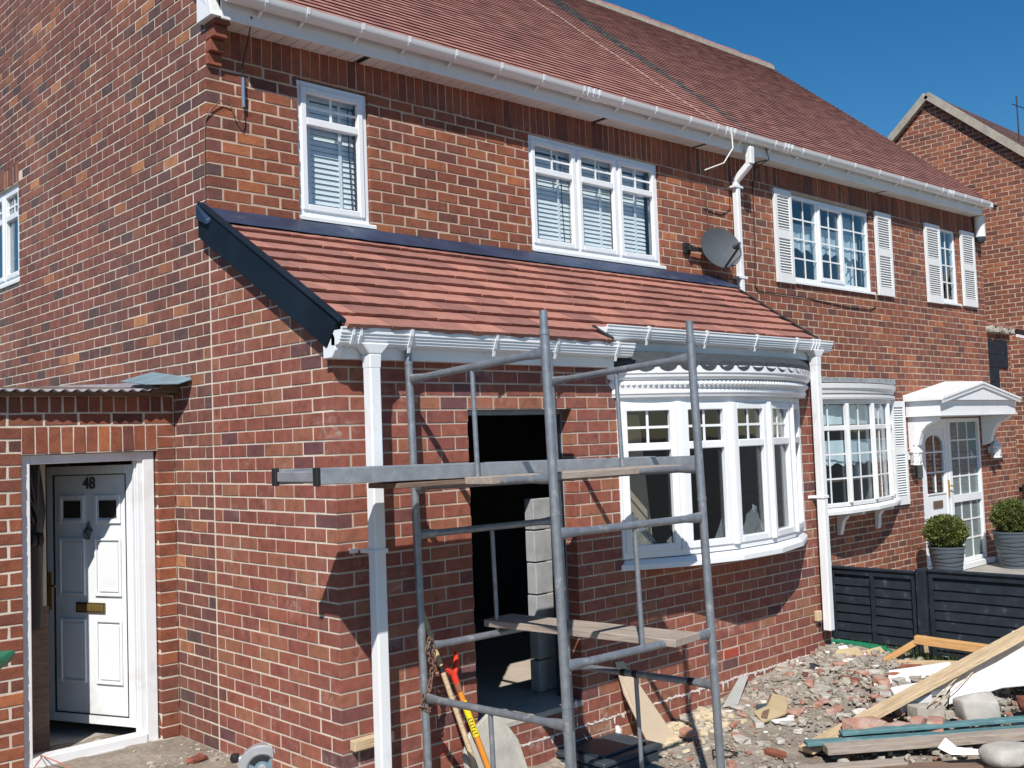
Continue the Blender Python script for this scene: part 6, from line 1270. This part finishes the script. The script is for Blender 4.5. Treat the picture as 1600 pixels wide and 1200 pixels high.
slab('kraft_paper', [(3.15, -2.00, -0.14), (3.42, -2.02, -0.13), (3.72, -1.86, -0.10), (3.66, -1.76, -0.07), (3.40, -1.88, -0.09), (3.22, -1.88, -0.10)], 0.012, TANP, 'long yellow-brown torn board strip below the bow window', 'board', 0)
slab('grey_offcut', [(3.25, -1.58, -0.12), (3.40, -1.62, -0.12), (3.80, -1.45, 0.0), (3.70, -1.43, 0.0)], 0.006, plain('grey_strip', (0.34, 0.35, 0.33), 0.7), 'grey bent strip leaning on the wall foot below the bow window', 'strip', 0)
slab('black_rag', [(4.32, -1.72, -0.10), (4.48, -1.82, -0.10), (4.55, -1.74, -0.05), (4.40, -1.68, 0.02), (4.36, -1.66, 0.03)], 0.010, BLACKP, 'small black plastic scrap in the middle of the rubble', 'scrap', 0)
slab('paper_scrap', [(3.13, -3.28, -0.07), (3.20, -3.30, -0.02), (3.22, -3.36, -0.07), (3.34, -3.52, -0.09), (3.28, -3.52, -0.10), (3.14, -3.36, -0.10)], 0.003, PLAST, 'torn white paper caught on the timbers at the bottom', 'paper', 0)
slab('dark_scrap', [(3.30, -1.86, -0.12), (3.38, -1.90, -0.12), (3.40, -1.86, -0.08), (3.33, -1.83, -0.08)], 0.03, GREYPL, 'small dark cube-like scrap at the end of the torn board strip', 'scrap', 0.003)
mb = MB(); hp = [(5.19, -1.30, 0.03), (5.22, -1.50, 0.035), (5.22, -1.70, 0.03), (5.20, -1.90, 0.02), (5.16, -2.05, -0.01)]; mb.tube(hp, 0.024, 10); mb.tube([(p[0] - 0.03 + 0.02 * i, p[1] + .02, p[2] + 0.015) for i, p in enumerate(hp[:4])], 0.018, 8); obj('green_hose', mb, GREENP, label='thick green hose running along the foot of the fence', cat='hose', smooth=True)
cable('cord', [(2.42, -2.10, gz(2.4, -2.1) + .02), (2.52, -2.02, gz(2.5, -2) + .03), (2.60, -2.05, gz(2.6, -2) + .02), (2.62, -2.15, gz(2.6, -2.1) + .02), (2.52, -2.16, gz(2.5, -2.1) + .02), (2.45, -2.08, gz(2.4, -2) + .02)], 0.006, BLACKP, 'small loop of black cord on the bare ground beside the scaffold')
xr = random.Random(55)
for i in range(95):
    x, y = xr.gauss(4.0, 0.5), xr.gauss(-2.80, 0.28)
    if i % 3 == 0: x, y = xr.uniform(2.7, 5.0), xr.uniform(-2.6, -1.55)
    if y > -1.5 or x > 5.2: continue
    HEAP.append((x, y, xr.uniform(0.022, 0.055), xr.choice([0, 0, 1, 1, 2])))
def heap_obj():
    mb = MB(); r = random.Random(4)
    for x, y, s_, k in HEAP:
        mb.cur = k; mb.rock((x, y, gz(x, y) + PILE(x, y) + s_ * 0.3), (s_ * r.uniform(1.0, 1.9), s_ * r.uniform(.6, 1.0), s_ * r.uniform(.3, .6)), r.random(), rz=r.uniform(0, 6.28), seed=r.random())
    obj('rubble', mb, [TERRA, CONCRETE, B_FAR], label='larger broken brick, tile and concrete pieces lying through the rubble heap', cat='rubble', kind='stuff', loc=(4, -2.7, -0.1))
# thin twigs over the white board
mb = MB(); mb.tube([(3.72, -2.95, 0.02), (4.05, -2.95, 0.09), (4.42, -2.92, 0.14)], 0.005, 5); mb.tube([(3.78, -2.98, 0.02), (4.1, -3.0, 0.09), (4.38, -2.98, 0.13)], 0.004, 5); obj('thin_cane', mb, W_PALE, label='two thin pale canes resting on the white board edge', cat='cane')
# loose rubble: thousands of small bits nobody could count
def scatter(name, n, f, mats, size, seed, label):
    rnd = random.Random(seed); mb = MB()
    for i in range(n):
        x, y = f(rnd); s = size * (0.35 + rnd.random() ** 4 * 2.4); mb.cur = rnd.choices(range(len(mats)), weights=[m[1] for m in mats])[0]
        mb.rock((x, y, gz(x, y) + s * 0.25 + PILE(x, y)), (s * rnd.uniform(.8, 1.6), s * rnd.uniform(.5, 1.0), s * rnd.uniform(.3, .75)), rnd.random(), rz=rnd.uniform(0, 6.28), seed=rnd.random())
    obj(name, mb, [m[0] for m in mats], label=label, cat='rubble', kind='stuff', loc=(3.5, -2, -0.15))
def PILE(x, y): 
    p = 0.10 * math.exp(-((x - 4.3) / 0.9) ** 2 - ((y + 2.9) / 0.55) ** 2) + 0.012 * math.exp(-((x - 4.7) / 0.5) ** 2 - ((y + 1.7) / 0.35) ** 2)
    return p
heap_obj()
SAND = plain('mortar_crumb', (0.38, 0.34, 0.285), 0.95, 0.2, 20); DUSTY = plain('dusty_stone', (0.29, 0.262, 0.222), 0.95, 0.25, 20); REDB = plain('brick_crumb', (0.30, 0.15, 0.11), 0.9, 0.25, 20); WHT = plain('plaster_crumb', (0.68, 0.65, 0.60), 0.9, 0.1, 20); YEL = plain('yellow_mortar', (0.56, 0.47, 0.32), 0.95, 0.15, 12)
def f1(r): return (r.uniform(2.3, 5.3), -1.45 - abs(r.gauss(0, 0.35)))
def f2(r): return (r.gauss(4.2, 0.7), r.gauss(-2.9, 0.45))
def f3(r): return (r.uniform(0.6, 5.0), r.uniform(-3.3, -1.5))
def f4(r): return (r.uniform(2.25, 3.2), -1.45 - abs(r.gauss(0, 0.16)))
def f5(r): return (min(5.15, r.gauss(4.5, 0.45)), r.gauss(-1.8, 0.22))
def f6(r): return (-0.45 + r.random() * 0.55, r.uniform(-0.9, 0.45) if r.random() < .3 else r.gauss(-0.1, 0.25))
MX = [(SAND, 5), (DUSTY, 5), (REDB, 1.2), (WHT, 0.5)]
scatter('rubble', 2600, f1, MX, 0.009, 1, 'small mortar and brick crumbs along the foot of the new brick wall')
scatter('rubble', 1500, f2, [(SAND, 4), (DUSTY, 5), (REDB, 2.2), (WHT, 0.5)], 0.014, 2, 'broken brick and mortar heap under the timbers and white board')
scatter('rubble', 5200, f3, MX, 0.0055, 3, 'fine grit spread over the bare ground beneath the scaffold tower')
scatter('rubble', 900, f4, [(YEL, 8), (SAND, 2)], 0.014, 4, 'yellowish mortar droppings by the cardboard sheet')
scatter('rubble', 900, f5, [(DUSTY, 6), (SAND, 4), (REDB, 0.4), (WHT, 0.25)], 0.013, 5, 'grey broken mortar lumps near the right brick corner')
scatter('rubble', 420, f6, [(SAND, 6), (DUSTY, 5), (REDB, 1)], 0.006, 6, 'sparse grit on the concrete before the side door')
mb = MB(); rnd = random.Random(13)
for i in range(2600):
    x, y = rnd.gauss(5.24, 0.07), rnd.uniform(-3.2, -1.5); 
    if x > 5.33: continue
    z = -0.07; h = rnd.uniform(0.05, 0.15); dx, dy = rnd.uniform(-.04, .04), rnd.uniform(-.04, .04); a = rnd.uniform(0, 3.14); w_ = 0.004
    mb.add([(x - w_ * math.cos(a), y - w_ * math.sin(a), z), (x + w_ * math.cos(a), y + w_ * math.sin(a), z), (x + dx, y + dy, z + h)], [(0, 1, 2)], rnd.random())
obj('grass', mb, GRASSM, label='rough green grass along the foot of the black fence', cat='grass', kind='stuff')

for b_ in (budA, budB, budE, budS, budP, budC): finish_bricks(b_)
